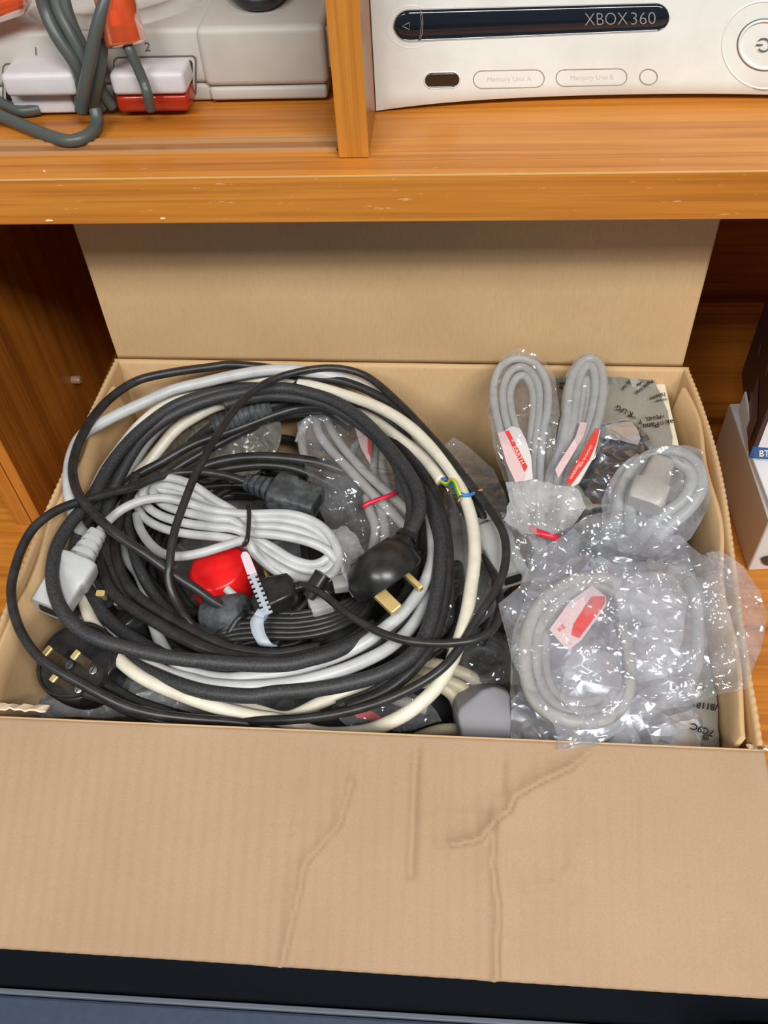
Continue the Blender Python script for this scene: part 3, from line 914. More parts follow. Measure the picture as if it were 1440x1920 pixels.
# ---- pale grey long cord looping low (two turns)
W34 = [(150, 1010, -40), (160, 1080, -38), (195, 1160, -36), (228, 1205, -34), (253, 1228, -32), (282, 1246, -30), (318, 1264, -27), (361, 1275, -24), (397, 1284, -22), (469, 1288, -20), (552, 1280, -19), (624, 1262, -18), (682, 1240, -19), (733, 1212, -21), (775, 1170, -24), (800, 1120, -26), (818, 1060, -28),
       (822, 1000, -30), (812, 920, -30), (785, 850, -28), (740, 795, -26), (680, 757, -22), (600, 732, -20), (520, 728, -20), (430, 738, -22), (330, 778, -30), (262, 850, -40), (225, 950, -46), (238, 1040, -44), (260, 1076, -42), (274, 1112, -40), (289, 1170, -37), (303, 1208, -34), (325, 1240, -31), (361, 1262, -28), (420, 1273, -26),
       (480, 1268, -25), (552, 1256, -24), (624, 1234, -22), (679, 1208, -20), (718, 1180, -18), (754, 1150, -17), (787, 1108, -17), (805, 1070, -18), (812, 1030, -22), (806, 960, -26), (790, 900, -32)]
cable('power_cable', 'pale grey thick cord making two low turns at the front of the coil', W34, 0.0042, M['pale'])

# ---- dusty heavy black cables
E2 = [(155, 1130, -36), (170, 1159, -34), (195, 1197, -32), (217, 1222, -30), (253, 1248, -28), (289, 1265, -25), (343, 1286, -22), (397, 1299, -20), (469, 1305, -18), (516, 1299, -17), (588, 1293, -16), (660, 1280, -15), (718, 1262, -14), (769, 1232, -14), (798, 1190, -14), (815, 1130, -14), (824, 1070, -14), (826, 1010, -15), (814, 954, -16), (798, 905, -17), (780, 860, -18), (755, 815, -17), (725, 785, -14), (690, 762, -10), (650, 748, -8), (600, 733, -7), (545, 722, -6), (480, 722, -6), (420, 730, -6), (360, 752, -7), (305, 785, -9), (265, 820, -12), (232, 866, -16), (209, 907, -20), (180, 950, -22), (154, 990, -24), (140, 1035, -26), (138, 1075, -28), (160, 1100, -30), (180, 1130, -30), (202, 1160, -30), (245, 1195, -30), (300, 1225, -32), (380, 1252, -34), (470, 1262, -36), (560, 1256, -36), (650, 1232, -34), (720, 1196, -32), (772, 1150, -30), (798, 1100, -30), (806, 1040, -30)]
cable('extension_cable', 'dusty thick black rubber cord forming most turns of the big coil', E2, 0.0048, M['dusty'])
E3 = [(555, 735, 0), (500, 728, 1), (433, 731, 2), (379, 742, 2), (325, 762, 2), (275, 797, 1), (238, 832, 0), (204, 876, -1), (180, 920, -1), (158, 950, -1), (130, 984, 0), (110, 1018, 1), (101, 1048, 2), (98, 1085, 2), (108, 1127, 1), (128, 1160, 0), (155, 1184, -2), (188, 1200, -3), (235, 1214, -5), (289, 1227, -7), (343, 1236, -8), (397, 1241, -9), (462, 1246, -10), (534, 1246, -11), (581, 1236, -13), (624, 1224, -16), (668, 1204, -20), (715, 1176, -26), (745, 1142, -32), (775, 1090, -36), (790, 1040, -38)]
cable('extension_cable', 'dusty thick black cord, outermost turn hanging over the grey-white plug', E3, 0.0046, M['dusty'])
t = thing('extension_cable', 'thick dusty black cord ending in the big black plug with brass pins', 'cable')
E1 = [(260, 1150, -34), (215, 1080, -32), (196, 1010, -28), (205, 940, -22), (230, 880, -14), (265, 825, -7), (305, 790, -3), (352, 765, 0), (410, 745, 1), (480, 733, 2), (534, 728, 3), (588, 739, 3), (632, 755, 3), (675, 783, 2), (711, 818, 1), (744, 857, 0), (769, 892, -1), (784, 925, -2), (787, 955, -3), (778, 982, -4), (762, 1008, -5)]
cable('cord', '', E1, 0.0047, M['dusty'], parent=t)
E1b = [(420, 760, -4), (470, 748, -3), (520, 743, -2), (580, 750, -2), (630, 768, -2), (680, 800, -3), (720, 838, -5), (750, 885, -7), (770, 940, -10), (768, 985, -14), (752, 1040, -20)]
cable('extension_cable', 'dusty black cord doubled just inside the coil above the big black plug', E1b, 0.0040, M['dusty'])
# plug body: axis of the cord runs down-left, pins point to the lower right
pc = place(748, 1108, -18)
ndir = (place(775, 1134, -19) - pc).normalized(); nh = ndir.copy(); ndir = (ndir + Vector((0, 0, -.62))).normalized()
cd = (place(762, 1008, -8) - place(690, 1120, -14))
body, s_ = plug_round(t, place(733, 1092, -15), ndir, cd, 0.0245, 0.026, M['black_plug'], None, taper=.66, e=2.5)
boot(t, place(752, 1024, -7), place(764, 1003, -5) - place(752, 1024, -7), Vector((0, 0, 1)), .013, .0085, .0062, M['black_plug'], 2)
for (px, py, a, bq, L) in ((766, 1082, .0036, .004, .0125), (726, 1127, .0088, .004, .0095)):
    p0 = place(px, py, -6)
    up_ = Vector((0, 0, 1))
    m_ = loft('pin', p0, nh, cd.normalized(), [(-.008, .0026, a / 2, 8), (L * .93, .0026, a / 2, 8), (L, .0022, a * .4, 8)], M['brass'], body, 16, False)

# glossy black cord under them all
cable('power_cable', 'smooth black cord with paler sheen low along the front of the coil',
      [(190, 960, -30), (186, 1030, -30), (198, 1085, -26), (218, 1118, -24), (255, 1145, -22), (300, 1172, -21), (350, 1200, -20), (400, 1222, -20), (450, 1234, -20), (520, 1238, -21), (590, 1226, -24), (650, 1205, -28), (700, 1170, -34)], 0.0040, M['black'])
cable('power_cable', 'smooth black cord hugging the inner left side of the coil',
      [(240, 930, -30), (224, 975, -30), (216, 1030, -28), (228, 1075, -26), (250, 1110, -25), (290, 1142, -25), (340, 1172, -25), (400, 1203, -25), (440, 1218, -26), (520, 1226, -28), (600, 1212, -32)], 0.0038, M['black'])
cable('power_cable', 'black cord descending inside the coil behind the grey-white lead',
      [(255, 890, -30), (240, 960, -34), (250, 1030, -34), (268, 1080, -34), (300, 1130, -36), (350, 1170, -38), (420, 1200, -42)], 0.0040, M['dusty'])
for k, (dx, dz) in enumerate(((0, 0), (16, -4))):
    cable('power_cable', ['black cord running down the right side of the coil with white print', 'black cord just inside the printed one on the right side of the coil'][k],
          [(700 - dx, 790, -16 + dz), (745 - dx, 825, -14 + dz), (785 - dx, 875, -14 + dz), (815 - dx, 930, -15 + dz), (834 - dx, 990, -16 + dz), (840 - dx, 1050, -17 + dz), (836 - dx, 1110, -18 + dz), (822 - dx, 1170, -20 + dz), (798 - dx, 1225, -22 + dz), (760 - dx, 1268, -24 + dz), (715 - dx, 1300, -27 + dz), (650 - dx, 1325, -32 + dz)], 0.0040, [M['black'], M['dusty']][k])
po = bpy.data.objects['power_cable.009'] if 'power_cable.009' in bpy.data.objects else None

# ---- cream cables
W2 = [(560, 719, 0), (596, 726, 1), (642, 739, 2), (697, 758, 3), (740, 780, 3), (778, 808, 2), (813, 843, 1), (842, 878, 0), (863, 914, -1), (878, 951, -2), (887, 990, -3), (890, 1040, -4), (884, 1095, -5), (876, 1145, -6), (863, 1195, -7), (845, 1244, -9), (817, 1290, -12), (776, 1328, -16), (733, 1353, -22), (680, 1372, -36), (600, 1375, -40), (530, 1352, -34), (469, 1342, -30), (397, 1323, -27), (325, 1297, -25), (271, 1273, -24), (233, 1246, -24), (212, 1222, -26), (190, 1192, -28), (165, 1150, -30), (152, 1090, -32), (150, 1030, -30), (160, 970, -24), (176, 925, -18), (192, 890, -12), (220, 850, -7), (262, 798, -4), (312, 757, -3), (370, 728, -3), (430, 713, -2), (490, 709, -1), (530, 711, 0), (556, 718, -6)]
cable('power_cable', 'cream cord making one full wide turn of the big coil', W2, 0.0044, M['cream'])
t = thing('power_cable', 'cream cord with stripped blue and green-yellow wires at its bare end', 'cable')
cable('sheath', '', [(228, 990, -52), (238, 930, -46), (258, 890, -40), (278, 868, -34), (302, 838, -28), (328, 808, -22), (358, 786, -18), (410, 760, -15), (480, 746, -14), (560, 744, -14), (635, 757, -14), (695, 784, -14), (748, 822, -13), (792, 856, -11), (813, 880, -10), (828, 901, -9)], 0.0046, M['cream'], parent=t)
cable('wire', '', [(826, 899, -9), (832, 906, -5), (840, 906, -3), (846, 899, 3), (852, 903, 6), (857, 916, 6), (863, 929, 5)], .0013, M['yellow'], parent=t)
cable('wire', '', [(827, 902, -8), (833, 909, -4), (841, 909, -2), (847, 903, 4), (851, 907, 7), (855, 919, 7), (860, 931, 6)], .0008, M['green'], parent=t)
cable('wire', '', [(826, 897, -9), (833, 899, -5), (840, 900, -5), (850, 912, 3), (862, 925, 5), (876, 929, 4), (888, 925, 3)], .0013, M['blue'], parent=t)
cable('bare_end', '', [(888, 925, 3), (894, 921, 4), (905, 918, 5)], .0007, M['copper'], parent=t)
cable('bare_end', '', [(863, 929, 5), (862, 934, 5), (859, 940, 4)], .0007, M['copper'], parent=t)
cable('bare_end', '', [(832, 909, -6), (842, 915, -6), (852, 922, -6), (856, 926, -6)], .0009, M['copper'], parent=t)
cable('power_cable', 'short cream cord crossing behind the front turns near the front wall',
      [(400, 1300, -44), (440, 1318, -40), (490, 1335, -38), (540, 1345, -38), (600, 1318, -40), (646, 1300, -42), (700, 1284, -44), (750, 1280, -46)], 0.0042, M['cream'])
t = thing('power_cable', 'bundle of three small beige cord loops right of the coil front', 'cable')
for pts in ([(740, 1262, -60), (775, 1248, -56), (815, 1246, -54), (850, 1256, -54), (880, 1268, -56), (905, 1288, -62)],
            [(742, 1268, -56), (765, 1262, -52), (800, 1264, -50), (840, 1278, -52), (868, 1292, -56), (880, 1310, -60)],
            [(735, 1290, -56), (758, 1279, -52), (790, 1278, -50), (825, 1286, -54), (850, 1304, -58), (862, 1330, -62)]):
    cable('cord', '', pts, 0.0044, M['beige'], parent=t)

# ---- outer thin black cords
t = thing('power_cable', 'black cord bulging over the left wall, ending in the dusty socket connector', 'cable')
C = [(466, 905, -22), (440, 896, -20), (415, 890, -18), (376, 885, -15), (325, 888, -11), (289, 897, -7), (253, 912, -3), (217, 922, 1), (181, 932, 5), (152, 940, 8), (119, 951, 11), (87, 969, 13), (60, 994, 13), (40, 1030, 12), (27, 1070, 10), (21, 1105, 9), (26, 1148, 9), (43, 1192, 8), (72, 1231, 5), (108, 1257, 3), (155, 1283, 0), (199, 1307, -3), (240, 1326, -7), (289, 1339, -12), (361, 1348, -20), (430, 1353, -26), (500, 1362, -34), (560, 1375, -40)]
cable('cord', '', C, 0.0031, M['black'], parent=t)
iec(t, place(462, 903, -22), place(596, 946, -26), Vector((0, 0, 1)), M['dusty_plug'], 1.1, .0125)

A_ = [(640, 735, -8), (580, 712, 2), (530, 695, 7), (480, 687, 9), (430, 684, 10), (397, 688, 11), (325, 698, 12), (262, 712, 13), (219, 737, 14), (188, 766, 14), (162, 802, 15), (144, 842, 15), (136, 882, 14), (145, 922, 13), (167, 953, 11), (202, 988, 8), (238, 1016, 4), (274, 1039, 0), (311, 1066, -6), (361, 1100, -14), (400, 1128, -24), (440, 1150, -34)]
cable('power_cable', 'smooth black cord arching over the back left corner and crossing the pale lead', A_, 0.0034, M['black'])
B_ = [(430, 1230, -44), (383, 1195, -38), (350, 1160, -28), (326, 1120, -14), (316, 1085, -6), (318, 1060, -1), (322, 1023, 4), (330, 987, 8), (344, 947, 11), (362, 900, 14), (384, 857, 17), (409, 813, 18), (444, 763, 18), (478, 731, 17), (516, 710, 16), (552, 699, 15), (588, 692, 14), (624, 690, 13), (655, 694, 12), (684, 704, 10), (711, 722, 8), (740, 748, 6), (769, 776, 4), (805, 815, 3), (841, 856, 3), (870, 893, 3), (897, 927, 2), (926, 966, 1), (944, 1000, 0), (949, 1035, -1), (944, 1072, -1), (928, 1109, -2), (899, 1152, -2), (870, 1202, -3), (841, 1241, -4), (805, 1271, -6), (757, 1298, -9), (697, 1322, -12), (624, 1340, -18), (552, 1349, -23), (480, 1352, -28), (410, 1358, -34), (340, 1372, -44)]
cable('power_cable', 'thin black cord sweeping right round the outside of the whole coil', B_, 0.0029, M['black'])
cable('power_cable', 'black cord running beside the thin sweeping one at the upper right',
      [(480, 700, -2), (540, 703, 4), (600, 708, 5), (650, 717, 5), (700, 737, 3), (740, 762, 1), (775, 798, -1), (810, 838, -3), (846, 884, -5), (880, 930, -8), (905, 970, -14), (920, 1020, -24), (930, 1080, -34), (926, 1140, -44), (900, 1210, -54)], 0.0034, M['black'])
t = thing('power_cable', 'thin black cord with small angled plug crossing the lower right of the coil', 'cable')
cable('cord', '', [(560, 1096, -14), (580, 1101, -12), (610, 1118, -9), (642, 1144, -6), (682, 1170, -4), (718, 1188, -2), (762, 1201, 0), (805, 1206, 1), (848, 1206, 1), (892, 1199, 0), (925, 1178, -2), (938, 1145, -5), (932, 1095, -10), (912, 1050, -18), (900, 1010, -30), (880, 975, -36), (850, 930, -42), (820, 890, -46)], .0026, M['black'], parent=t)
A = place(567, 1098, -13); B = place(508, 1115, -17)
boot(t, A, B - A, Vector((0, 0, 1)), .010, .003, .0042, M['black_plug'], 4)
A = place(555, 1100, -15); B = place(500, 1120, -19)
body = loft('plug_body', A, B - A, Vector((0, 0, 1)), [(0, .005, .005, 3), (.003, .010, .007, 5), (.018, .0125, .0075, 6), (.022, .0115, .007, 6)], M['black_plug'], t)
cable('power_cable', 'black cord curving into the dark beside the lilac-grey plug',
      [(845, 960, -50), (856, 1040, -46), (862, 1110, -41), (862, 1160, -38), (848, 1190, -38), (820, 1215, -40), (780, 1240, -44)], .0040, M['black'])

# ---- pale lead bundle with its plug (one long lead)
t = thing('power_lead', 'bundled pale grey lead tied with a black band, grey-white socket plug at left', 'cable')
turns = [
    (180, 1002, -8), (192, 990, -7), (212, 968, -6), (238, 950, -5), (272, 937, -6), (308, 934, -8), (345, 941, -10), (400, 957, -13), (462, 964, -15), (534, 963, -16), (580, 974, -18), (612, 996, -20), (632, 1030, -24), (634, 1062, -28), (612, 1084, -30), (568, 1085, -29), (525, 1066, -26), (490, 1042, -23), (462, 1020, -20),
    (420, 1008, -20), (360, 1002, -22), (310, 992, -24), (272, 972, -26), (258, 945, -26), (268, 925, -24), (300, 918, -22), (350, 928, -21), (400, 950, -20), (460, 972, -18), (520, 974, -18), (572, 984, -20), (610, 1010, -24), (618, 1040, -28), (590, 1058, -30), (550, 1050, -28), (510, 1026, -25), (475, 1008, -20),
    (440, 992, -16), (400, 988, -16), (345, 980, -17), (300, 966, -19), (274, 946, -20), (268, 921, -18), (278, 903, -15), (305, 895, -12), (340, 901, -11), (366, 912, -12), (400, 936, -16), (440, 960, -20), (470, 985, -19), (520, 988, -19), (565, 998, -21), (605, 1018, -25), (628, 1044, -29), (608, 1070, -32), (560, 1066, -31), (514, 1044, -27), (480, 1020, -22),
    (440, 978, -15), (400, 972, -14), (345, 960, -16), (310, 948, -18), (290, 930, -20), (292, 912, -20), (330, 914, -18), (380, 935, -20), (440, 972, -21), (470, 998, -16), (500, 1001, -15), (542, 1007, -16), (584, 1018, -19), (618, 1036, -24), (638, 1066, -30), (620, 1085, -34), (570, 1094, -33), (520, 1072, -28), (480, 1040, -20), (462, 1014, -12),
    (420, 1024, -9), (380, 1036, -9), (340, 1043, -10), (310, 1040, -13), (282, 1020, -17), (262, 990, -22), (256, 965, -26)]
cable('cord', '', turns, 0.0033, M['pale'], parent=t, n=7)
tb = path([(455, 1022, -14), (463, 1014, -6), (466, 990, -8), (467, 965, -11), (465, 950, -16)], 6)
tube('cable_band', tb, .0017, M['tie_black'], t, 8)
iec(t, place(184, 998, -8), place(92, 1145, -14), Vector((0.3, 0, 1)), M['pale'], 1.12, .0122)
bb_ = place(128, 1110, -13)

# wrap of film stuck to the right end of the pale bundle
t = thing('bag_scrap', 'torn scrap of clear film hanging over the pale bundle', 'plastic film')
crumple('film', t, [(622, 995), (650, 985), (672, 1010), (690, 1050), (670, 1075), (680, 1110), (660, 1120), (645, 1080), (630, 1035)],
        [(640, 1010, -16), (665, 1050, -16), (660, 1100, -20)], M['film_dense'], 9, 3, .06, 31)

# ---- red plug
t = thing('mains_plug', 'bright red plug lying pins down under the pale bundle', 'plug')
cR = place(408, 1085, -46)
body, s_ = plug_round(t, cR + Vector((.004, .002, -.010)), Vector((.06, .10, -1)), Vector((-.25, -1, -.05)), 0.0235, 0.026, M['red'], M['brass'], taper=.80, e=2.6)
A = place(424, 1104, -34); B = place(440, 1118, -36)
loft('cord_stub', A, B - A, Vector((0, 0, 1)), [(0, .003, .003, 2), (.009, .003, .003, 2)], M['pale'], t, 14)
# ferrite and black bundle with releasable tie
t = thing('adapter_lead', 'bundled thin black lead with a fat cylinder collar and nylon tie', 'cable')
A = place(388, 1160, -44); B = place(462, 1150, -36)
loft('ferrite_collar', A, B - A, Vector((0, 0, 1)), [(0, .0125, .0125, 2), (.002, .0145, .0145, 2), ((B - A).length - .002, .0145, .0145, 2), ((B - A).length, .0125, .0125, 2), ((B - A).length + .0002, .006, .006, 2), ((B - A).length - .004, .0055, .0055, 2)], M['dusty_plug'], t, 32)
loops = []
rnd = random.Random(11)
for k in range(6):
    z = -34 + k * 1.6; d = (k - 2.5) * 9
    loops += [(400 + rnd.uniform(-8, 8), 1196 + d * .5, z - 8), (440, 1176 + d, z - 3), (495, 1172 + d, z), (560, 1172 + d * 1.0, z - 1), (620, 1160 + d * 1.0, z - 2), (665 + d * .5, 1140 + d * .6, z - 5), (688 + d * .2, 1116 + d * .2, z - 8), (672, 1096 - d * .4, z - 8), (636, 1092 - d * .5, z - 6), (600, 1112 - d * .4, z - 8), (550, 1150, z - 9), (480, 1186, z - 10), (420, 1212, z - 12)]
loops += [(440, 1170, -30), (452, 1156, -28), (458, 1150, -32)]
cable('cord', '', loops, .0021, M['black'], parent=t, n=6)
# tie: head, toothed strap, loop band
strap = [(456, 1037), (464, 1034), (474, 1062), (480, 1070), (476, 1074), (469, 1072), (452, 1042)]
plate('tie_tail', [place(x, y, -8) for x, y in [(451, 1042), (455, 1034), (463, 1034), (468, 1040), (481, 1072), (463, 1076)]], Vector((0, 0, -.0015)), M['tie_pink'], t, .0003)
teeth = []
p0 = Vector((471, 1074)); p1 = Vector((503, 1152)); dd = (p1 - p0).normalized(); nn = Vector((-dd.y, dd.x))
edge_a = []; edge_b = []
for k in range(9):
    t0 = p0.lerp(p1, k / 9); 
    for f, wv in ((0, 4), (.045, 4), (.05, 9.5), (.085, 9.5), (.09, 4)):
        q = p0.lerp(p1, k / 9 + f)
        edge_a.append(q + nn * wv); edge_b.append(q - nn * wv)
plate('toothed_strap', [place(v.x, v.y, -9) for v in edge_a + edge_b[::-1]], Vector((0, 0, -.0013)), M['tie_clear'], t)
band = path([(496, 1148, -14), (486, 1158, -14), (482, 1170, -15), (486, 1190, -16), (497, 1206, -18), (508, 1210, -26)], 6)
V = []
for p in band:
    V += [p + Vector((-.0042, 0, .0)), p + Vector((.0045, .0, .0006))]
tb = link('tie_band', V, [(2 * i, 2 * i + 1, 2 * i + 3, 2 * i + 2) for i in range(len(band) - 1)], M['tie_clear'], t, True)
sm = tb.modifiers.new('thick', 'SOLIDIFY'); sm.thickness = .0012
A = place(482, 1150, -12); B = place(500, 1156, -12)
loft('tie_head', A, B - A, Vector((0, 0, 1)), [(0, .0028, .0028), (.0065, .0028, .0028)], M['tie_clear'], t, 12)
# small black plug with hole, clear cover pieces and dark adaptor
t = thing('barrel_connector', 'small black two-hole lead end pointing up between the cord bundles', 'connector')
A = place(578, 1120, -18); B = place(606, 1076, -8)
body = loft('connector_body', A, B - A, Vector((0, 0, 1)), [(0, .004, .003), (.006, .0055, .0042), ((B - A).length, .0055, .0042)], M['black_plug'], t, 20)
for s in (-1, 1):
    u = (B - A).normalized().cross(Vector((0, 0, 1))).normalized()
    loft('pin_hole', B + u * s * .0024, B - A, Vector((0, 0, 1)), [(0, .0012, .0012, 2), (.0003, .0012, .0012, 2)], M['inkgrey'], body, 10)
t = thing('pin_cover', 'clear plastic pin cover lying among the black loops', 'plug cover')
A = place(582, 1142, -32); B = place(622, 1128, -32)
loft('cover', A, B - A, Vector((0, 0, 1)), [(0, .006, .005, 5), (.002, .0075, .006, 5), (.014, .0075, .006, 5), (.015, .006, .0045, 5)], M['clear_plastic'], t, 20, False)
t = thing('pin_cover', 'clear plastic pin cover tucked beside the big black plug', 'plug cover')
A = place(625, 1098, -30); B = place(652, 1092, -30)
loft('cover', A, B - A, Vector((0, 0, 1)), [(0, .005, .004, 5), (.012, .006, .005, 5)], M['clear_plastic'], t, 20, False)
t = thing('power_adapter', 'flat black adapter half hidden under the black looped lead', 'adapter')
A = place(590, 1215, -46); B = place(690, 1170, -44)
loft('body', A, B - A, Vector((0, 0, 1)), [(0, .011, .007, 5), (.003, .0135, .009, 5), ((B - A).length - .003, .0135, .009, 5), ((B - A).length, .012, .007, 5)], M['black_plug'], t, 24)
t = thing('green_strip', 'thin green and copper ribbon behind the toothed nylon tie', 'ribbon')
plate('ribbon', [place(x, y, -34) for x, y in ((494, 1070), (500, 1072), (512, 1095), (504, 1098))], Vector((0, 0, -.001)), M['green'], t)
cable('wire', '', [(488, 1048, -36), (498, 1070, -34), (508, 1090, -34)], .0009, M['copper'], parent=t)

# ---- round black plug, pins up, front left
t = thing('mains_plug', 'dirty round black plug lying pins up in the front left corner', 'plug')
cP = place(142, 1238, -22)
nu_ = Vector((-.10, -.22, 1))
body, s_ = plug_round(t, cP, nu_, place(215, 1292, -30) - place(120, 1225, -22), 0.0262, 0.028, M['black_plug'], None, taper=.9, e=2.3, shape='round')
nu_ = nu_.normalized()
loft('rim', cP + nu_ * -.0005, nu_, Vector((0, 1, 0)), [(0, .0250, .0250, 2.3), (.0018, .0244, .0244, 2.3), (.0020, .0232, .0232, 2.3), (.0008, .0228, .0228, 2.3)], M['black_plug'], body, 40)


def on_face(px, py, lift=0.0):
    d = ray(px, py); tt = (cP + nu_ * (.0010 + lift) - CAM).dot(nu_) / d.dot(nu_); return CAM + d * tt


for (bx, by, tx, ty, w_, l_) in ((162, 1243, 147, 1221, .0063, .0040), (113, 1240, 92, 1217, .0080, .0040), (124, 1284, 108, 1272, .0063, .0040)):
    base = on_face(bx, by)
    L = 0.016 if w_ < .007 else .019
    loft('pin', base, nu_, (place(215, 1292, -30) - cP), [(-.001, w_ / 2, l_ / 2, 8), (L * .90, w_ / 2, l_ / 2, 8)], M['dull_brass'], body, 16, False)
    loft('pin_tip', base + nu_ * L * .9, nu_, (place(215, 1292, -30) - cP), [(0, w_ / 2, l_ / 2, 8), (L * .08, w_ / 2, l_ / 2, 8), (L * .1, w_ * .42, l_ * .4, 8)], M['brass'], body, 16, False)
for (px, py, mt) in ((131, 1247, 'inkgrey'), (175, 1257, 'steel'), (148, 1292, 'steel')):
    c = on_face(px, py)
    sc = loft('screw', c, nu_, Vector((0, 1, 0)), [(0, .0027, .0027, 2), (.0007, .0027, .0027, 2), (.001, .002, .002, 2)], M['steel'] if mt == 'steel' else M['dusty_plug'], body, 16)
    bmx = loft('slot', c + nu_ * .0010, nu_, Vector((.4, 1, 0)), [(0, .0004, .0022, 8), (.0002, .0004, .0022, 8)], M['ink'], sc, 8, False)
cable('cord', '', [(196, 1280, -30), (214, 1293, -30), (253, 1315, -32), (307, 1334, -34), (361, 1350, -38), (420, 1372, -44)], .0040, M['black'], parent=t)
cable('power_cable', 'nicked black cord whose white core shows near the front left plug',
      [(160, 1300, -20), (200, 1312, -20), (240, 1332, -24), (290, 1350, -30), (340, 1362, -36)], .0034, M['black'])
plate('paint_nick', [place(x, y, -13) for x, y in ((203, 1311), (212, 1312), (228, 1322), (246, 1330), (254, 1337), (240, 1334), (222, 1326), (208, 1318))], Vector((0, 0, -.0006)), M['white'], None)
tag(bpy.data.objects['paint_nick'], 'ragged white scrap of paper by the round plug cord', 'paper')
# two small steel pins (another plug) inside the left of the coil
t = thing('mains_plug', 'black plug with two bright pins half buried inside the left of the coil', 'plug')
body, s_ = plug_round(t, place(222, 1150, -38), Vector((-.35, .25, .8)), Vector((.8, -.6, 0)), .019, .022, M['black_plug'], None, taper=.85, e=3)
for px, py in ((188, 1112), (222, 1130)):
    p0 = place(px + 6, py + 8, -32); p1 = place(px, py, -24)
    loft('pin', p0, p1 - p0, Vector((1, 0, 0)), [(0, .0022, .003, 6), ((p1 - p0).length, .0022, .003, 6)], M['brass'] if px == 188 else M['steel'], body, 12, False)

# ---- lilac grey plug at the front
t = thing('mains_plug', 'lilac-grey moulded plug standing beside the silver bag at the front wall', 'plug')


def prism_px(name, low, z0, high, z1, mat, parent, bevel=.002):
    V = [place(x, y, z0) for x, y in low] + [place(x, y, z1) for x, y in high]
    n = len(low)
    Fc = [tuple(range(n)), tuple(range(n, 2 * n))[::-1]] + [(i, i + n, (i + 1) % n + n, (i + 1) % n) for i in range(n)]
    bm = bmesh.new(); vv = [bm.verts.new(v) for v in V]
    for f in Fc: bm.faces.new([vv[i] for i in f])
    bmesh.ops.recalc_face_normals(bm, faces=bm.faces)
    bmesh.ops.bevel(bm, geom=bm.edges[:], offset=bevel, segments=3, profile=.5, affect='EDGES')
    return bm_link(name, bm, mat, parent, True)


prism_px('plug_body', [(846, 1312), (852, 1294), (880, 1282), (918, 1278), (950, 1290), (966, 1310), (975, 1400), (960, 1440), (870, 1430), (852, 1380)], -62,
         [(858, 1345), (860, 1330), (905, 1293), (928, 1287), (952, 1296), (957, 1305), (960, 1385), (958, 1412), (885, 1412), (866, 1384)], -32, M['lilac'], t, .0022)
cable('cord', '', [(866, 1372, -50), (845, 1368, -50), (815, 1372, -54), (780, 1385, -60)], .0040, M['beige'], parent=t)

# ---- extra bagged coil in the dark (front middle)
t = thing('bagged_power_lead', 'dark grey coil in a clear bag, in shadow behind the lilac-grey plug', 'bagged cable')
P = []
for k in range(3):
    for j in range(10):
        a = 2 * math.pi * j / 10
        P.append((905 + (52 - k * 9) * math.cos(a), 1245 + (48 - k * 9) * math.sin(a), -62 + k * 2))
cable('cord', '', P, .0036, M['dusty'], parent=t)
crumple('bag', t, [(835, 1200), (900, 1175), (950, 1190), (965, 1250), (955, 1300), (900, 1310), (850, 1290)], [(900, 1240, -54), (850, 1220, -54)], M['film'], 13, 4, .04, 41)
t = thing('bagged_power_lead', 'crumpled clear bag with pink and red label near the front wall', 'bagged cable')
cable('cord', '', [(640, 1290, -60), (690, 1296, -58), (740, 1310, -58), (800, 1330, -62)], .004, M['grey2'], parent=t)
label_strip('paper_label', t, [(655, 1325), (690, 1330), (730, 1352), (690, 1350), (668, 1345)], -50, M['redlabel'])
crumple('bag', t, [(640, 1290), (700, 1280), (800, 1310), (830, 1350), (760, 1372), (650, 1362), (620, 1330)], [(700, 1320, -46), (780, 1340, -48)], M['film_hazy'], 12, 4, .05, 43)

# ================================================================== RIGHT SIDE OF THE CARTON
# printed taupe bag round a flat slab, leaning at the back
t = thing('wrapped_slab', 'flat slab in taupe film printed with black lettering, back right corner', 'package')
slab = [(1030, 706), (1060, 703), (1235, 709), (1248, 716), (1262, 780), (1278, 850), (1286, 915), (1180, 925), (1020, 925)]
V = [on_z(x, y, ZR - .014) for x, y in slab]
for v in V: v.y = min(v.y, YBK - .004)
plate('slab', V, Vector((0, 0, -.035)), M['foam'], t, .002)
crumple('printed_film', t, [(1032, 708), (1150, 706), (1226, 712), (1240, 738), (1250, 770), (1262, 835), (1272, 905), (1200, 940), (1080, 930), (1036, 860)],
        [(1100, 760, -12), (1200, 800, -12), (1100, 900, -12)], M['printed'], 13, 1.1, .03, 51, smooth=False, sharp=.6)
for (txt, px, py, h, a, s) in (('Panu', 1235, 791, 14, 188, 1.15), ('ak', 1262, 787, 13, 183, 1.15), ('\u00ae', 1244, 790, 9, 186, 1.0), ('>PE-HD,', 1245, 777, 10, 189, 1.0), ('P', 1201, 786, 12, 205, 1.0), ('Packaging', 1246, 735, 11, 199, .72), ('im wir', 1251, 746, 8, 190, 1.1),
                               ('Papier kran', 1222, 711, 10, 218, .9), ('oder', 1203, 712, 10, 220, .8), ('WV hier', 1180, 710, 9, 232, .8), ('K LFG', 1188, 774, 13, 154, 1.0), ('hier', 1192, 781, 8, 165, 1.2), ('LY', 1034, 796, 20, 65, 1.0), ('Sie', 1066, 718, 12, 262, 1.0), ('be', 1050, 716, 14, 262, 1.0)):
    letter('print', txt, px, py, h, a, zmap(-9.0), M['ink'], t, bold=.02, sx=s)

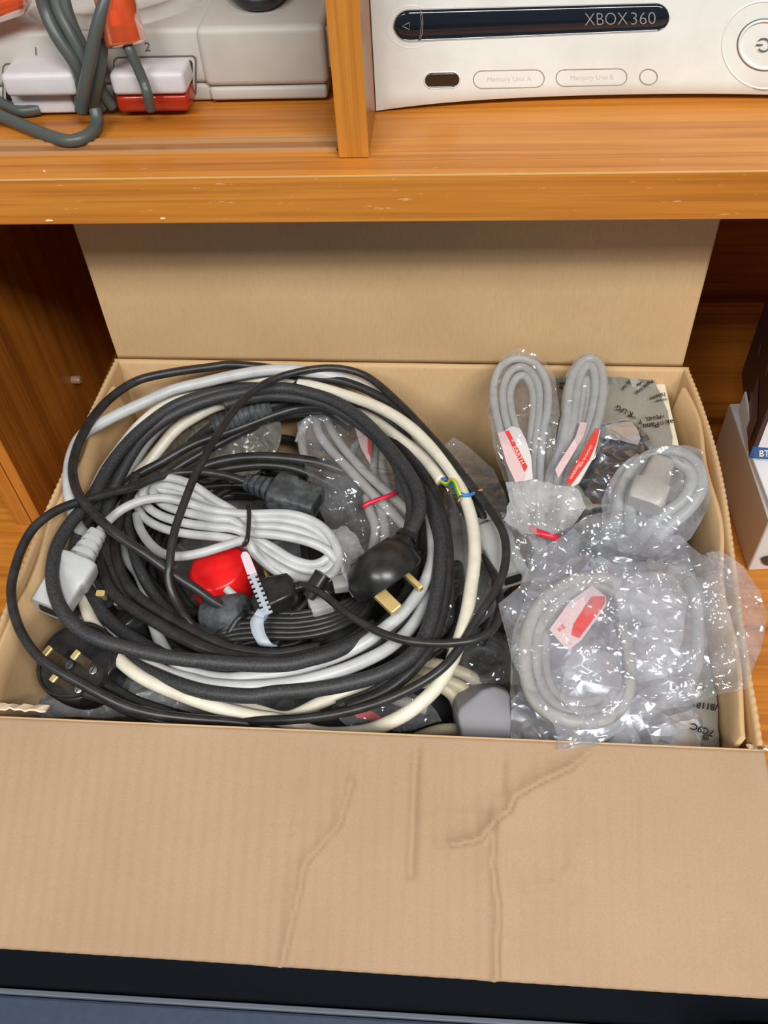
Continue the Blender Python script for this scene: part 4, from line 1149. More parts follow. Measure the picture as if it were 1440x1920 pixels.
# dark antistatic bag in front of it
t = thing('antistatic_bag', 'small dark silver antistatic bag lying on the printed slab', 'bag')
crumple('bag_skin', t, [(1100, 800), (1150, 792), (1186, 788), (1215, 820), (1232, 850), (1235, 890), (1180, 940), (1110, 945), (1085, 900)],
        [(1130, 810, -4), (1180, 820, -5), (1150, 870, -7), (1110, 920, -10)], M['silver_dark'], 15, 4.5, .05, 53, pouch=8)
crumple('bag_skin', t, [(1112, 806), (1150, 793), (1185, 789), (1203, 820), (1196, 834), (1160, 826), (1128, 818)],
        [(1140, 810, -1), (1190, 820, -1)], M['silver'], 15, 2.5, .05, 54, pouch=2)
t2 = thing('antistatic_bag', 'dark crumpled antistatic bag deep between the two bagged pairs', 'bag')
crumple('bag_skin', t2, [(1010, 760), (1050, 720), (1070, 880), (1220, 905), (1280, 930), (1290, 1050), (1140, 1080), (1050, 1090), (990, 1060), (985, 900)],
        [(1200, 950, -26), (1240, 1020, -32), (1040, 800, -34), (1040, 950, -34), (1080, 1030, -34)], M['silver_dark'], 14, 4.0, .05, 55)

# big silver antistatic bag at the front
t = thing('antistatic_bag', 'large silver antistatic bag with printed edge at the front right', 'bag')
slab = [(962, 1180), (1000, 1080), (1320, 1080), (1332, 1250), (1352, 1400), (1350, 1460), (955, 1440)]
plate('slab', [on_z(x, y, ZR - .040) for x, y in slab], Vector((0, 0, -.040)), M['foam'], t, .002)
crumple('bag_skin', t, [(962, 1200), (990, 1100), (1080, 1040), (1290, 1040), (1322, 1120), (1330, 1240), (1322, 1300), (1312, 1420), (1150, 1420), (957, 1412), (958, 1300)],
        [(1000, 1300, -33), (1150, 1200, -32), (1300, 1300, -34), (1250, 1390, -32), (1150, 1100, -32)], M['silver'], 17, 5.0, .030, 57)
crumple('printed_edge', t, [(1300, 1240), (1330, 1240), (1342, 1300), (1350, 1395), (1350, 1430), (1304, 1430)],
        [(1320, 1300, -33), (1335, 1400, -34)], M['printed'], 14, 1.2, .03, 58)
for (txt, px, py, h, a, s) in (('/8118', 1346, 1322, 16, 172, 1.1), ('7C9C', 1340, 1371, 17, 160, 1.1), ('IB', 1330, 1380, 13, 172, 1.1)):
    letter('print', txt, px, py, h, a, zmap(-29.0), M['ink'], t, bold=.03, sx=s)

# two bagged upright loops
def loopset(t, sets, r, mat):
    for pts in sets: cable('cord', '', pts, r, mat, parent=t)


t = thing('bagged_power_lead', 'left of the two grey bagged leads, open oval loop with red label', 'bagged cable', None)
loopset(t, (
    [(1010, 1035, -16), (985, 970, -12), (962, 900, -6), (937, 805, 4), (928, 764, 8), (925, 726, 12), (937, 690, 16), (964, 673, 18), (994, 677, 18), (1016, 697, 16), (1027, 730, 12), (1026, 771, 8), (1019, 805, 4), (1012, 880, -4), (1012, 950, -10), (1018, 1030, -14)],
    [(1000, 960, -12), (975, 890, -6), (952, 801, 3), (944, 764, 7), (943, 728, 10), (956, 698, 13), (979, 688, 14), (1000, 704, 13), (1011, 732, 10), (1010, 785, 5), (1000, 860, -3), (1000, 950, -12)],
    [(990, 900, -10), (967, 801, 1), (958, 765, 5), (957, 732, 8), (970, 708, 11), (986, 707, 11), (999, 737, 8), (999, 782, 4), (992, 850, -4), (994, 920, -12)]), .0031, M['grey'])
label_strip('paper_label', t, [(933, 812), (946, 808), (957, 830), (986, 890), (984, 901), (966, 903), (950, 868)], 10, M['pinklabel'])
label_strip('paper_label', t, [(946, 808), (959, 799), (975, 803), (986, 824), (996, 856), (999, 897), (984, 901), (986, 890)], 10.1, M['white'])
label_strip('label_stripe', t, [(947, 808), (954, 807), (989, 875), (984, 884)], 10.9, M['redlabel'])
letter('print', 'EARTH', 961, 838, 11, -64, zmap(11.2), M['white'], t, sx=1.1)
crumple('bag', t, [(915, 770), (922, 710), (940, 668), (975, 652), (1012, 662), (1040, 705), (1050, 760), (1040, 850), (1024, 905), (950, 912), (928, 850)],
        [(930, 740, 14), (975, 680, 20), (1020, 740, 16), (975, 800, 12), (960, 890, 0), (1010, 890, 0)], M['film'], 13, 3.0, .045, 61, pouch=14)
t = thing('bagged_power_lead', 'right of the two grey bagged leads, narrow loop seen edge on with red label', 'bagged cable', None)
loopset(t, (
    [(1020, 960, -12), (1031, 890, -6), (1050, 846, -1), (1061, 801, 4), (1065, 752, 8), (1072, 708, 12), (1091, 678, 16), (1112, 673, 17), (1127, 690, 16), (1131, 726, 12), (1125, 771, 9), (1111, 816, 5), (1087, 872, -1), (1065, 920, -7), (1050, 990, -12)],
    [(1040, 930, -10), (1052, 870, -4), (1072, 805, 3), (1080, 752, 8), (1086, 712, 11), (1100, 686, 14), (1113, 694, 14), (1116, 726, 11), (1110, 771, 7), (1095, 822, 2), (1070, 880, -5), (1050, 950, -11)],
    [(1048, 900, -12), (1062, 850, -4), (1080, 800, 1), (1090, 752, 5), (1096, 715, 8), (1104, 720, 8), (1102, 771, 4), (1086, 830, -2), (1060, 890, -9)]), .0034, M['grey'])
label_strip('paper_label', t, [(1041, 880), (1052, 862), (1080, 818), (1088, 791), (1101, 793), (1094, 818), (1058, 878), (1047, 896)], 9.5, M['pinklabel'])
label_strip('paper_label', t, [(1062, 902), (1075, 878), (1100, 834), (1118, 802), (1126, 806), (1114, 856), (1086, 905), (1074, 912)], 10, M['white'])
label_strip('label_stripe', t, [(1062, 902), (1075, 878), (1100, 834), (1118, 802), (1124, 805), (1118, 832), (1105, 862), (1071, 909)], 10.8, M['redlabel'])
letter('print', 'WARNING', 1072, 899, 7.5, 60, zmap(11.1), M['white'], t, sx=1.0)
letter('print', 'MUST BE EARTHED', 1089, 877, 5.5, 62, zmap(11.1), M['white'], t, sx=1.0)
crumple('bag', t, [(1050, 790), (1062, 700), (1080, 668), (1105, 656), (1135, 675), (1142, 730), (1130, 790), (1148, 800), (1112, 860), (1080, 918), (1030, 905)],
        [(1075, 740, 14), (1115, 690, 20), (1120, 760, 14), (1060, 870, 2), (1095, 840, 8)], M['film'], 13, 3.0, .045, 63, pouch=14)
# their gathered necks with tape and red band
t = thing('bag_neck', 'gathered clear film neck with red band below the two upright bagged loops', 'plastic film')
crumple('gathered_film', t, [(948, 905), (985, 898), (1030, 905), (1085, 915), (1098, 950), (1075, 985), (1030, 1005), (980, 1000), (945, 975), (955, 940)],
        [(1000, 920, 6), (1040, 930, 6), (1000, 970, 2), (1060, 970, 2)], M['film_dense'], 10, 4, .06, 65, pouch=10)
crumple('hanging_film', t, [(940, 960), (1000, 975), (1060, 980), (1090, 1000), (1080, 1060), (1040, 1090), (985, 1090), (955, 1040)],
        [(1000, 1000, -2), (1050, 1030, -6), (990, 1060, -12)], M['film'], 12, 4, .05, 66, pouch=6)
rb = path([(996, 990, -2), (1004, 996, 1), (1020, 1002, 2), (1036, 1006, 1), (1046, 1010, -3)], 6)
tube('red_band', rb, .0024, M['redband'], t, 8)

# bagged lead with moulded plug on the right
t = thing('bagged_power_lead', 'bagged grey lead with moulded plug leaning on the right wall of the carton', 'bagged cable')
loopset(t, (
    [(1200, 1010, -14), (1222, 985, -10), (1245, 964, -6), (1279, 938, -1), (1295, 908, 4), (1291, 882, 7), (1268, 866, 9), (1242, 868, 8), (1222, 884, 5)],
    [(1230, 1010, -14), (1256, 985, -9), (1290, 955, -3), (1313, 920, 3), (1312, 882, 6), (1288, 855, 8), (1250, 846, 8), (1205, 862, 5), (1172, 900, 0), (1158, 945, -6), (1155, 990, -12)],
    [(1185, 1000, -12), (1180, 950, -7), (1190, 905, -2), (1215, 872, 3), (1240, 856, 5)],
    [(1150, 960, -14), (1152, 915, -8), (1172, 880, -3), (1200, 860, 0)]), .0045, M['grey'])
A = place(1244, 862, 12); B = place(1206, 950, 2)
L = (B - A).length
loft('plug_body', A, B - A, Vector((0, 0, 1)), [(0, .006, .006, 3), (.003, .0085, .008, 4), (L * .55, .0105, .0095, 4), (L * .58, .0125, .0105, 5), (L * .92, .0125, .0105, 5), (L, .011, .009, 5)], M['grey2'], t, 28)
crumple('bag', t, [(1128, 940), (1145, 895), (1185, 858), (1240, 836), (1290, 835), (1316, 842), (1322, 890), (1336, 935), (1318, 975), (1295, 1010), (1250, 1040), (1170, 1030), (1130, 990)],
        [(1180, 890, 10), (1240, 860, 16), (1300, 870, 12), (1310, 940, 6), (1200, 960, 8), (1240, 1010, -2)], M['film_hazy'], 15, 4.0, .035, 71, pouch=14)

# big bagged coil in the foreground
t = thing('bagged_power_lead', 'large coiled grey lead in a wide hazy clear bag at the front right', 'bagged cable')
loopset(t, (
    [(1160, 1100, -10), (1140, 1086, -7), (1095, 1083, -5), (1050, 1101, -4), (1016, 1128, -3), (994, 1166, -3), (984, 1212, -3), (986, 1264, -3), (1001, 1309, -4), (1031, 1338, -5), (1072, 1352, -6), (1122, 1352, -7), (1160, 1330, -8), (1178, 1285, -8), (1178, 1225, -8), (1163, 1169, -9)],
    [(1150, 1110, -14), (1110, 1098, -10), (1068, 1112, -8), (1036, 1140, -7), (1013, 1175, -7), (1003, 1215, -7), (1005, 1262, -8), (1020, 1303, -9), (1048, 1328, -10), (1085, 1338, -11), (1130, 1335, -12), (1155, 1300, -14)],
    [(1130, 1125, -18), (1090, 1118, -14), (1056, 1136, -12), (1034, 1164, -11), (1021, 1200, -11), (1018, 1240, -12), (1026, 1280, -13), (1046, 1308, -14), (1080, 1322, -16), (1125, 1316, -18)],
    [(1290, 1090, -20), (1304, 1130, -16), (1308, 1190, -16), (1304, 1250, -18), (1285, 1300, -22)],
    [(1240, 1080, -20), (1190, 1090, -18), (1150, 1120, -18)]), .0042, M['grey2'])
label_strip('paper_label', t, [(1030, 1180), (1068, 1128), (1110, 1098), (1136, 1118), (1136, 1136), (1090, 1200), (1066, 1218), (1052, 1206)], -1, M['pinklabel'])
label_strip('label_stripe', t, [(1076, 1170), (1110, 1118), (1134, 1118), (1134, 1132), (1086, 1196), (1072, 1190)], -.2, M['redlabel'])
letter('print', 'RE', 1050, 1186, 12, 42, zmap(-.1), M['redlabel'], t, sx=1.2)
crumple('bag', t, [(935, 1132), (975, 1098), (1000, 1040), (1060, 1000), (1100, 965), (1150, 955), (1230, 975), (1280, 1005), (1315, 1040), (1350, 1030), (1395, 1060), (1425, 1110), (1440, 1150), (1432, 1200), (1400, 1290), (1350, 1300), (1310, 1320), (1240, 1330), (1180, 1362), (1130, 1392), (1050, 1408), (1040, 1360), (1010, 1320), (985, 1290), (960, 1240)],
        [(960, 1140, 0), (1000, 1180, 4), (1080, 1050, 8), (1150, 990, 12), (1240, 1010, 10), (1330, 1080, 12), (1400, 1120, 12), (1400, 1250, 8), (1300, 1180, 6), (1180, 1200, 6), (1100, 1220, 3), (1040, 1300, 4), (1100, 1350, 4), (1060, 1395, 2), (1250, 1310, -4), (1160, 1120, 10)],
        M['film_hazy'], 18, 5.5, .018, 73, pouch=9, folds=[[(1098, 1015), (1135, 978), (1180, 958)], [(1060, 1048), (1100, 1052), (1200, 1068), (1310, 1078), (1360, 1060)], [(1137, 1122), (1190, 1180), (1252, 1246)],
        [(1296, 1005), (1318, 1050), (1338, 1104)], [(1352, 1062), (1348, 1140), (1342, 1228), (1400, 1170)], [(945, 1130), (1000, 1112), (1060, 1070), (1098, 1015)], [(1180, 1362), (1230, 1300), (1310, 1270), (1400, 1285)], [(1085, 1370), (1120, 1330), (1170, 1290)], [(960, 1240), (990, 1170), (985, 1110)]], fold_h=4.5)
crumple('inner_fold', t, [(1150, 1085), (1200, 1065), (1262, 1080), (1290, 1120), (1280, 1200), (1250, 1270), (1200, 1280), (1172, 1240), (1160, 1160)],
        [(1200, 1120, 2), (1250, 1200, 0)], M['film_dense'], 16, 5, .035, 75)
crumple('inner_fold', t, [(1060, 1240), (1100, 1210), (1150, 1230), (1172, 1290), (1150, 1340), (1090, 1345), (1050, 1310)],
        [(1100, 1260, 0), (1130, 1310, -2)], M['film_dense'], 13, 5, .05, 76)

# ================================================================== CARTONS ON THE RIGHT
t = thing('carton', 'low white carton on the worktop right of the cable box, lying flat', 'carton')
hx = 0.246
zt = Z_WT + 0.0645


def prism_w(name, pts_low, pts_high, mat, parent, bevel=0.0006):
    n = len(pts_low); bm = bmesh.new(); vv = [bm.verts.new(v) for v in list(pts_low) + list(pts_high)]
    for f in [tuple(range(n)), tuple(range(n, 2 * n))] + [(i, i + n, (i + 1) % n + n, (i + 1) % n) for i in range(n)]: bm.faces.new([vv[i] for i in f])
    bmesh.ops.recalc_face_normals(bm, faces=bm.faces)
    if bevel: bmesh.ops.bevel(bm, geom=bm.edges[:], offset=bevel, segments=1, affect='EDGES')
    return bm_link(name, bm, mat, parent)


fl = on_z(1410, 1070, Z_WT + .001); tl = on_z(1436, 977, zt); tb_ = on_z(1369, 757, zt)
flx = (fl.x + tl.x) / 2; fy = (fl.y + tl.y) / 2
P0 = Vector((flx, fy, 0)); P1 = Vector((tb_.x, tb_.y, 0)); wdt = Vector((.19, .02, 0))
low = [P0, P1, P1 + wdt, P0 + wdt]
prism_w('body', [p + Vector((0, 0, Z_WT + .001)) for p in low], [p + Vector((0, 0, zt)) for p in low], M['whitebox'], t)
off = Vector((-.0006, 0, 0))
prism_w('shaded_side', [p + off + Vector((0, 0, Z_WT + .0015)) for p in (P0 + Vector((0, .001, 0)), P1, P1 + Vector((.0005, 0, 0)), P0 + Vector((.0005, .001, 0)))],
        [p + off + Vector((0, 0, zt - .0005)) for p in (P0 + Vector((0, .001, 0)), P1, P1 + Vector((.0005, 0, 0)), P0 + Vector((.0005, .001, 0)))], M['tancarton'], t, 0)  # thin sheet painting shade on the left side of the white carton
# flat dark plate for the slot in the carton front
fm = lambda px, py: on_y(px, py, fy + .0000) + Vector((0, -.0006, 0))
plate('dark_slot', [fm(x, y) for x, y in ((1426, 1046), (1436, 1042), (1460, 1040), (1460, 1062), (1440, 1060), (1430, 1056))], Vector((0, .0003, 0)), M['irwin'], t)
# leaflets standing behind on top of it
t = thing('leaflet', 'white card leaflet standing against the dark maroon carton', 'leaflet')
a = on_z(1400, 850, zt + .001); b_ = on_z(1384, 770, zt + .001)
c1 = on_y(1386, 736, b_.y); 
prism_w('sheet', [a, b_, b_ + Vector((.0015, 0, 0)), a + Vector((.0015, 0, 0))], [a + Vector((0, 0, .018)), b_ + Vector((0, 0, .022)), b_ + Vector((.0015, 0, .022)), a + Vector((.0015, 0, .018))], M['whitebox'], t, 0)
# middle slim white carton
t = thing('carton', 'slim white carton lying between the low white carton and the maroon one', 'carton')
q0 = on_z(1446, 968, zt + .001); q1 = on_z(1402, 850, zt + .001)
low = [Vector((q0.x, q0.y, 0)), Vector((q1.x, q1.y, 0)), Vector((q1.x + .16, q1.y + .01, 0)), Vector((q0.x + .16, q0.y + .01, 0))]
prism_w('body', [p + Vector((0, 0, zt + .0007)) for p in low], [p + Vector((0, 0, zt + .006)) for p in low], M['whitebox'], t)
# tall dark carton with white front and blue band
t = thing('phone_carton', 'tall maroon carton with white front and blue band, far right', 'carton')
zb = zt + .0075
f0 = on_z(1404, 858, zb); k0 = on_z(1390, 700, zb)
low = [Vector((f0.x, f0.y, 0)), Vector((k0.x, k0.y, 0)), Vector((k0.x + .14, k0.y - .01, 0)), Vector((f0.x + .14, f0.y - .012, 0))]
HB = .155
prism_w('body', [p + Vector((0, 0, zb)) for p in low], [p + Vector((0, 0, zb + HB)) for p in low], M['maroon'], t)
fd = (low[3] - low[0]).normalized(); fn = Vector((fd.y, -fd.x, 0))
if fn.y > 0: fn = -fn


def fp(a_, z_, o_=.0006): return low[0] + fd * a_ + Vector((0, 0, zb + z_)) + fn * o_


prism_w('white_front', [fp(.004, .0125, .0004), fp(.136, .0125, .0004), fp(.136, .0125, -.001), fp(.004, .0125, -.001)], [fp(.004, HB - .003, .0004), fp(.136, HB - .003, .0004), fp(.136, HB - .003, -.001), fp(.004, HB - .003, -.001)], M['whitebox'], t, 0)
prism_w('blue_band', [fp(0, .0005), fp(.139, .0005), fp(.139, .0005, -.001), fp(0, .0005, -.001)], [fp(0, .0130), fp(.139, .0130), fp(.139, .0130, -.001), fp(0, .0130, -.001)], M['bluelabel'], t, 0)


def fmap(px, py):
    d = ray(px, py); tt = (fp(0, 0, .0009) - CAM).dot(fn) / d.dot(fn); return CAM + d * tt


letter('print', 'BT', 1423, 856, 17, 0, fmap, M['white'], t, bold=.02)
letter('print', 'Digital', 1419, 868, 11, -3, fmap, M['paleblue'], t)
# side sticker
sd = (low[1] - low[0]).normalized(); sn = Vector((-abs(sd.y), sd.x, 0))


def sp(a_, z_): return low[0] + sd * a_ + Vector((-.0006, 0, zb + z_))


plate('side_sticker', [sp(.012, .004), sp(.050, .004), sp(.050, .045), sp(.012, .030)], Vector((-.0003, 0, 0)), M['maroon2'], t)
for a_, z_ in ((.030, .062), (.055, .100), (.07, .05)):
    plate('side_mark', [sp(a_, z_), sp(a_ + .005, z_ + .002), sp(a_ + .006, z_ + .008), sp(a_ + .001, z_ + .006)], Vector((-.0003, 0, 0)), M['maroon2'], t)

# ================================================================== GREY CONSOLE ON THE SHELF (LEFT)
t = thing('game_console', 'grey games console with round disc lid on the left half of the shelf', 'console')
YP = 0.573
zf = Z_S1
xr0 = on_y(612, 100, YP).x; xs = on_y(376, 120, YP).x
xl0 = xr0 - 0.270
ztop = on_y(500, 50, YP).z
box('lower_shell', xl0 + .001, xs + .003, YP + .0035, YP + .125, zf + .001, zf + .012, M['console_grey'], t, .0025, 3, True)
box('upper_shell', xl0, xs + .004, YP + .003, YP + .126, zf + .0125, ztop - .001, M['console_grey'], t, .0035, 3, True)
box('side_shell', xs, xr0, YP, YP + .126, zf + .011, ztop, M['console_grey'], t, .0045, 4, True)
box('side_shell_base', xs + .002, xr0 - .002, YP + .001, YP + .125, zf + .002, zf + .0105, M['console_grey'], t, .002, 2, True)
for k in range(9):
    yv = YP + .006 + k * .0032
    box('vent_rib', xr0 - .001, xr0 + .0012, yv, yv + .0016, zf + .02, ztop - .004, M['console_grey'], t)
# lid
cl = on_z(165, 52, ztop)
R1 = .062
cc = Vector((cl.x + .004, cl.y + R1, ztop - .001))
loft('disc_lid', cc, Vector((0, 0, 1)), Vector((0, 1, 0)), [(0, R1 + .001, R1 + .001, 2), (.002, R1, R1, 2), (.0045, R1 - .003, R1 - .003, 2), (.005, R1 - .010, R1 - .010, 2), (.0035, R1 - .012, R1 - .012, 2), (.0035, R1 - .018, R1 - .018, 2), (.005, R1 - .020, R1 - .020, 2)], M['console_grey'], t, 64)
bc = on_z(488, 4, ztop)
loft('round_button', bc, Vector((0, 0, 1)), Vector((0, 1, 0)), [(-.001, .021, .021, 2), (.0002, .0208, .0208, 2), (-.0003, .0195, .0195, 2), (-.0003, .005, .005, 2)], M['console_grey'], t, 40)
yfm = lambda px, py: on_y(px, py, YP + .0024)
letter('print', '1', 62, 104, 22, 4, yfm, M['inkgrey'], t)
letter('print', '2', 271, 96, 24, 4, yfm, M['inkgrey'], t)
for (x0, y0, x1, y1) in ((4, 118, 150, 196), (212, 106, 368, 184)):
    pts = rounded((x0 + x1) / 2, (y0 + y1) / 2, x1 - x0, y1 - y0, 9, 5, -.02)
    plate('port_recess', [on_y(a, b_, YP + .0020) for a, b_ in pts], Vector((0, .0012, 0)), M['console_dark'], t)
    pts = rounded((x0 + x1) / 2, (y0 + y1) / 2, x1 - x0 - 6, y1 - y0 - 6, 8, 5, -.02)
    plate('port_frame', [on_y(a, b_, YP + .0016) for a, b_ in pts], Vector((0, .0008, 0)), M['console_grey'], t)
    pts = rounded((x0 + x1) / 2, (y0 + y1) / 2, x1 - x0 - 14, y1 - y0 - 16, 8, 5, -.02)
    plate('port_slot', [on_y(a, b_, YP + .0012) for a, b_ in pts], Vector((0, .0006, 0)), M['ink'], t)
# memory card (red clear) under plug 2, grey card under plug 1


def cuboid_px(name, px0, px1, pyt, z0, z1, ydepth, mat, parent, bev=.003):
    """a block sticking forward from the console front: left/right edges by pixel, top height z1"""
    xa = on_y(px0, pyt, YP - ydepth).x; xb = on_y(px1, pyt, YP - ydepth).x
    return box(name, xa, xb, YP - ydepth, YP + .006, z0, z1, mat, parent, bev, 4, True), xa, xb


zp = on_y(280, 150, YP - .020).z
zpl = on_y(280, 180, YP - .020).z
zpm = on_y(280, 212, YP - .018).z
t = thing('memory_card', 'red translucent memory card under the right controller plug', 'memory card')
o, xa, xb = cuboid_px('card', 216, 352, 190, max(zpm, zf + .001), zpl - .0006, .018, M['red_clear'], t)
t2_ = thing('controller_lead', 'slate grey controller lead with orange barrel, plugged into port 2', 'controller cable')
o, xa, xb = cuboid_px('plug', 208, 348, 165, zpl, zp + .004, .020, M['plug_grey'], t2_, .0032)
tp0 = on_y(283, 208, YP - .026)
c0 = on_y(283, 205, YP - .026); c1 = on_y(268, 150, YP - .026); c2 = on_y(246, 100, YP - .026); c3 = on_y(238, 85, YP - .024)
tube('cord', catmull([c0, on_y(276, 175, YP - .029), c1, c2, c3], 8), .0032, M['cord_dkgrey'], t2_, 12)
A = on_y(238, 88, YP - .022); B = on_y(200, -60, YP - .005)
L = (B - A).length
loft('barrel', A, B - A, Vector((0, -1, 0)), [(0, .004, .004, 2), (0.0005, .0105, .0105, 2), (.002, .0122, .0122, 2), (L - .002, .0122, .0122, 2), (L, .011, .011, 2)], M['orange_clear'], t2_, 32)
loft('barrel_core', A + (B - A) * .25, B - A, Vector((0, -1, 0)), [(0, .0035, .0105, 6), (L * .2, .0035, .0105, 6)], M['orange_core'], t2_, 16, False)
t = thing('memory_card', 'grey memory card tucked under the left controller plug', 'memory card')
zq = on_y(70, 182, YP - .02).z; zq2 = on_y(70, 150, YP - .02).z
o, xa, xb = cuboid_px('card', 25, 140, 200, zf + .0015, zq - .0006, .012, M['plug_grey'], t, .002)
t = thing('controller_lead', 'slate grey controller lead coiled in front of port 1, pale plug', 'controller cable')
o, xa, xb = cuboid_px('plug', 0, 138, 150, zq, zq2 + .004, .021, M['plug_grey'], t, .0035)


def py_(px, py, dy): return on_y(px, py, YP - dy)


strands = [
    [py_(75, -20, .010), py_(85, 20, .012), py_(108, 70, .018), py_(140, 118, .020), py_(152, 150, .018), py_(150, 185, .014), py_(160, 212, .010)],
    [py_(98, -20, .006), py_(112, 25, .010), py_(135, 70, .014), py_(158, 115, .016), py_(170, 150, .016), py_(178, 185, .014), py_(196, 212, .010)],
    [py_(115, -20, .004), py_(128, 30, .008), py_(150, 80, .010), py_(178, 130, .012), py_(190, 170, .012), py_(215, 208, .010)],
    [py_(205, -20, .018), py_(192, 20, .024), py_(178, 70, .028), py_(168, 120, .030), py_(158, 170, .030), py_(152, 208, .028)],
    [py_(196, 20, .012), py_(190, 90, .018), py_(184, 150, .020), py_(176, 190, .018), py_(186, 214, .014)],
]
for s in strands:
    for p in s: p.z = max(p.z, zf + .0045)
    tube('cord', catmull(s, 8), .0040, M['cord_dkgrey'], t, 12)
lp = [on_z(178, 205, zf + .012), on_z(182, 230, zf + .006), on_z(168, 252, zf + .0045), on_z(135, 264, zf + .0042), on_z(95, 256, zf + .0042), on_z(45, 236, zf + .0042), on_z(0, 218, zf + .0042), on_z(-40, 205, zf + .0042)]
tube('cord', catmull(lp, 8), .0040, M['cord_dkgrey'], t, 12)
lp = [on_z(-20, 180, zf + .008), on_z(8, 196, zf + .005), on_z(40, 208, zf + .0042), on_z(75, 204, zf + .0042)]
tube('cord', catmull(lp, 8), .0036, M['cord_dkgrey'], t, 12)
t = thing('game_controller', 'orange translucent corner of a controller at the top left edge', 'controller')
A = on_y(-20, 4, YP - .004)
loft('shell', A, Vector((1, .2, .1)), Vector((0, 0, 1)), [(-.02, .012, .01, 2), (0, .014, .012, 2), (.018, .012, .010, 2), (.024, .006, .005, 2)], M['orange_clear'], t, 24)
t = thing('black_lead', 'black lead lying on the round button of the grey console', 'cable')
tube('cord', catmull([on_z(430, -30, ztop + .006), on_z(455, -4, ztop + .0062), on_z(485, 2, ztop + .0062), on_z(512, -6, ztop + .0062), on_z(540, -35, ztop + .0062)], 8), .0055, M['black'], t, 12)

# ================================================================== WHITE CONSOLE ON THE SHELF (RIGHT)
t = thing('game_console', 'white games console with glossy black disc tray on the right half of the shelf', 'console')
YX = 0.566
c0 = on_z(705, 211, Z_S1 + .001); YX = c0.y
X0 = c0.x; WX = .309; HX = .083


def yface(x, z=0):
    u = (x - X0) / WX * 2 - 1
    return YX + 0.010 * (1 - u * u)


def zbot(x):
    u = (x - X0) / WX * 2 - 1
    return Z_S1 + .001 + .0030 * (1 - u ** 4)


nx_, nz_ = 60, 16
V = []; Fc = []
for i in range(nx_ + 1):
    x = X0 + WX * i / nx_
    for j in range(nz_ + 1):
        v = j / nz_
        z0 = zbot(x); z1 = Z_S1 + HX - .003 * (1 - ((x - X0) / WX * 2 - 1) ** 4)
        ed = min(v, 1 - v, i / nx_ * 3.7, (1 - i / nx_) * 3.7) * HX
        rd = .0022 * max(0, 1 - ed / .003) ** 2
        xx = x + .0030 * (-1 if i == 0 else 0) * v * 0
        V.append(Vector((xx, yface(x) + rd, z0 + (z1 - z0) * v)))
n = nz_ + 1; K = len(V)
for i in range(nx_):
    for j in range(nz_):
        a = i * n + j; Fc.append((a, a + n, a + n + 1, a + 1))
V += [Vector((v.x, YX + .022, v.z)) for v in V[:K]]
for i in range(nx_):
    for j in (0, nz_):
        a = i * n + j; Fc.append((a, a + n, K + a + n, K + a))
for j in range(nz_):
    for i in (0, nx_):
        a = i * n + j; Fc.append((a, a + 1, K + a + 1, K + a))
face = link('faceplate', V, Fc, M['xwhite'], t, True)
bv = face.modifiers.new('edge', 'EDGE_SPLIT'); bv.split_angle = math.radians(50)
box('shell', X0 + .003, X0 + WX - .003, YX + .0225, YX + .13, Z_S1 + .005, Z_S1 + HX - .005, M['xshell'], t, .003, 2)
box('foot', X0 + .02, X0 + .04, YX + .03, YX + .10, Z_S1 + .0002, Z_S1 + .005, M['ink'], t)


def FX(px, py, off=0.0):
    y = YX + .005
    for _ in range(4):
        p = on_y(px, py, y - off); y = yface(p.x)
    return on_y(px, py, y - off)


def strip_px(name, pts, off, thick, mat, parent, smooth=False):
    """face-hugging plate: outline subdivided so it follows the curved face"""
    out = [FX(a, b_, off) for a, b_ in pts]
    return plate(name, out, Vector((0, thick, 0)), mat, parent, 0, smooth)


def stad(x0, x1, yl, yr, hl, hr, n=10, k=16):
    """stadium outline between left centre (x0,yl,half hl) and right centre (x1,yr,half hr)"""
    out = []
    for i in range(n + 1):
        a = math.radians(90 + 180 * i / n); out.append((x0 + hl * math.cos(a), yl - hl * math.sin(a)))
    # a: 90 -> 270 : from top? y grows downward so this runs top-left round to bottom-left
    for i in range(1, k): out.append((x0 + (x1 - x0) * i / k, (yl + hl) + ((yr + hr) - (yl + hl)) * i / k))
    for i in range(n + 1):
        a = math.radians(270 + 180 * i / n); out.append((x1 + hr * math.cos(a), yr - hr * math.sin(a)))
    for i in range(1, k): out.append((x1 + (x0 - x1) * i / k, (yr - hr) + ((yl - hl) - (yr - hr)) * i / k))
    return out


def grid_stad(name, x0, x1, yl, yr, hl, hr, off, mat, parent, bulge=0.0):
    """tray front built as a strip of quads so it follows the concave face"""
    top_ = []; K2 = 60
    V = []; Fc = []
    for i in range(K2 + 1):
        if i <= 12: x = x0 - hl * math.cos(math.pi / 2 * i / 12)
        elif i >= K2 - 12: x = x1 + hr * math.cos(math.pi / 2 * (K2 - i) / 12)
        else: x = x0 + (x1 - x0) * (i - 12) / (K2 - 24)
        if x < x0: hh = math.sqrt(max(0, hl * hl - (x - x0) ** 2))
        elif x > x1: hh = math.sqrt(max(0, hr * hr - (x - x1) ** 2))
        else: hh = hl + (hr - hl) * (x - x0) / (x1 - x0)
        yc = yl + (yr - yl) * max(0, min(1, (x - x0) / (x1 - x0)))
        for j in range(7):
            v = j / 6 * 2 - 1
            V.append(FX(x, yc + hh * v, off + bulge * (1 - v * v)))
    for i in range(K2):
        for j in range(6): a = i * 7 + j; Fc.append((a, a + 1, a + 8, a + 7))
    KK = len(V); V += [v + Vector((0, .003, 0)) for v in V[:KK]]
    for i in range(K2):
        for j in (0, 6): a = i * 7 + j; Fc.append((a, a + 7, KK + a + 7, KK + a))
    return link(name, V, Fc, mat, parent, True)


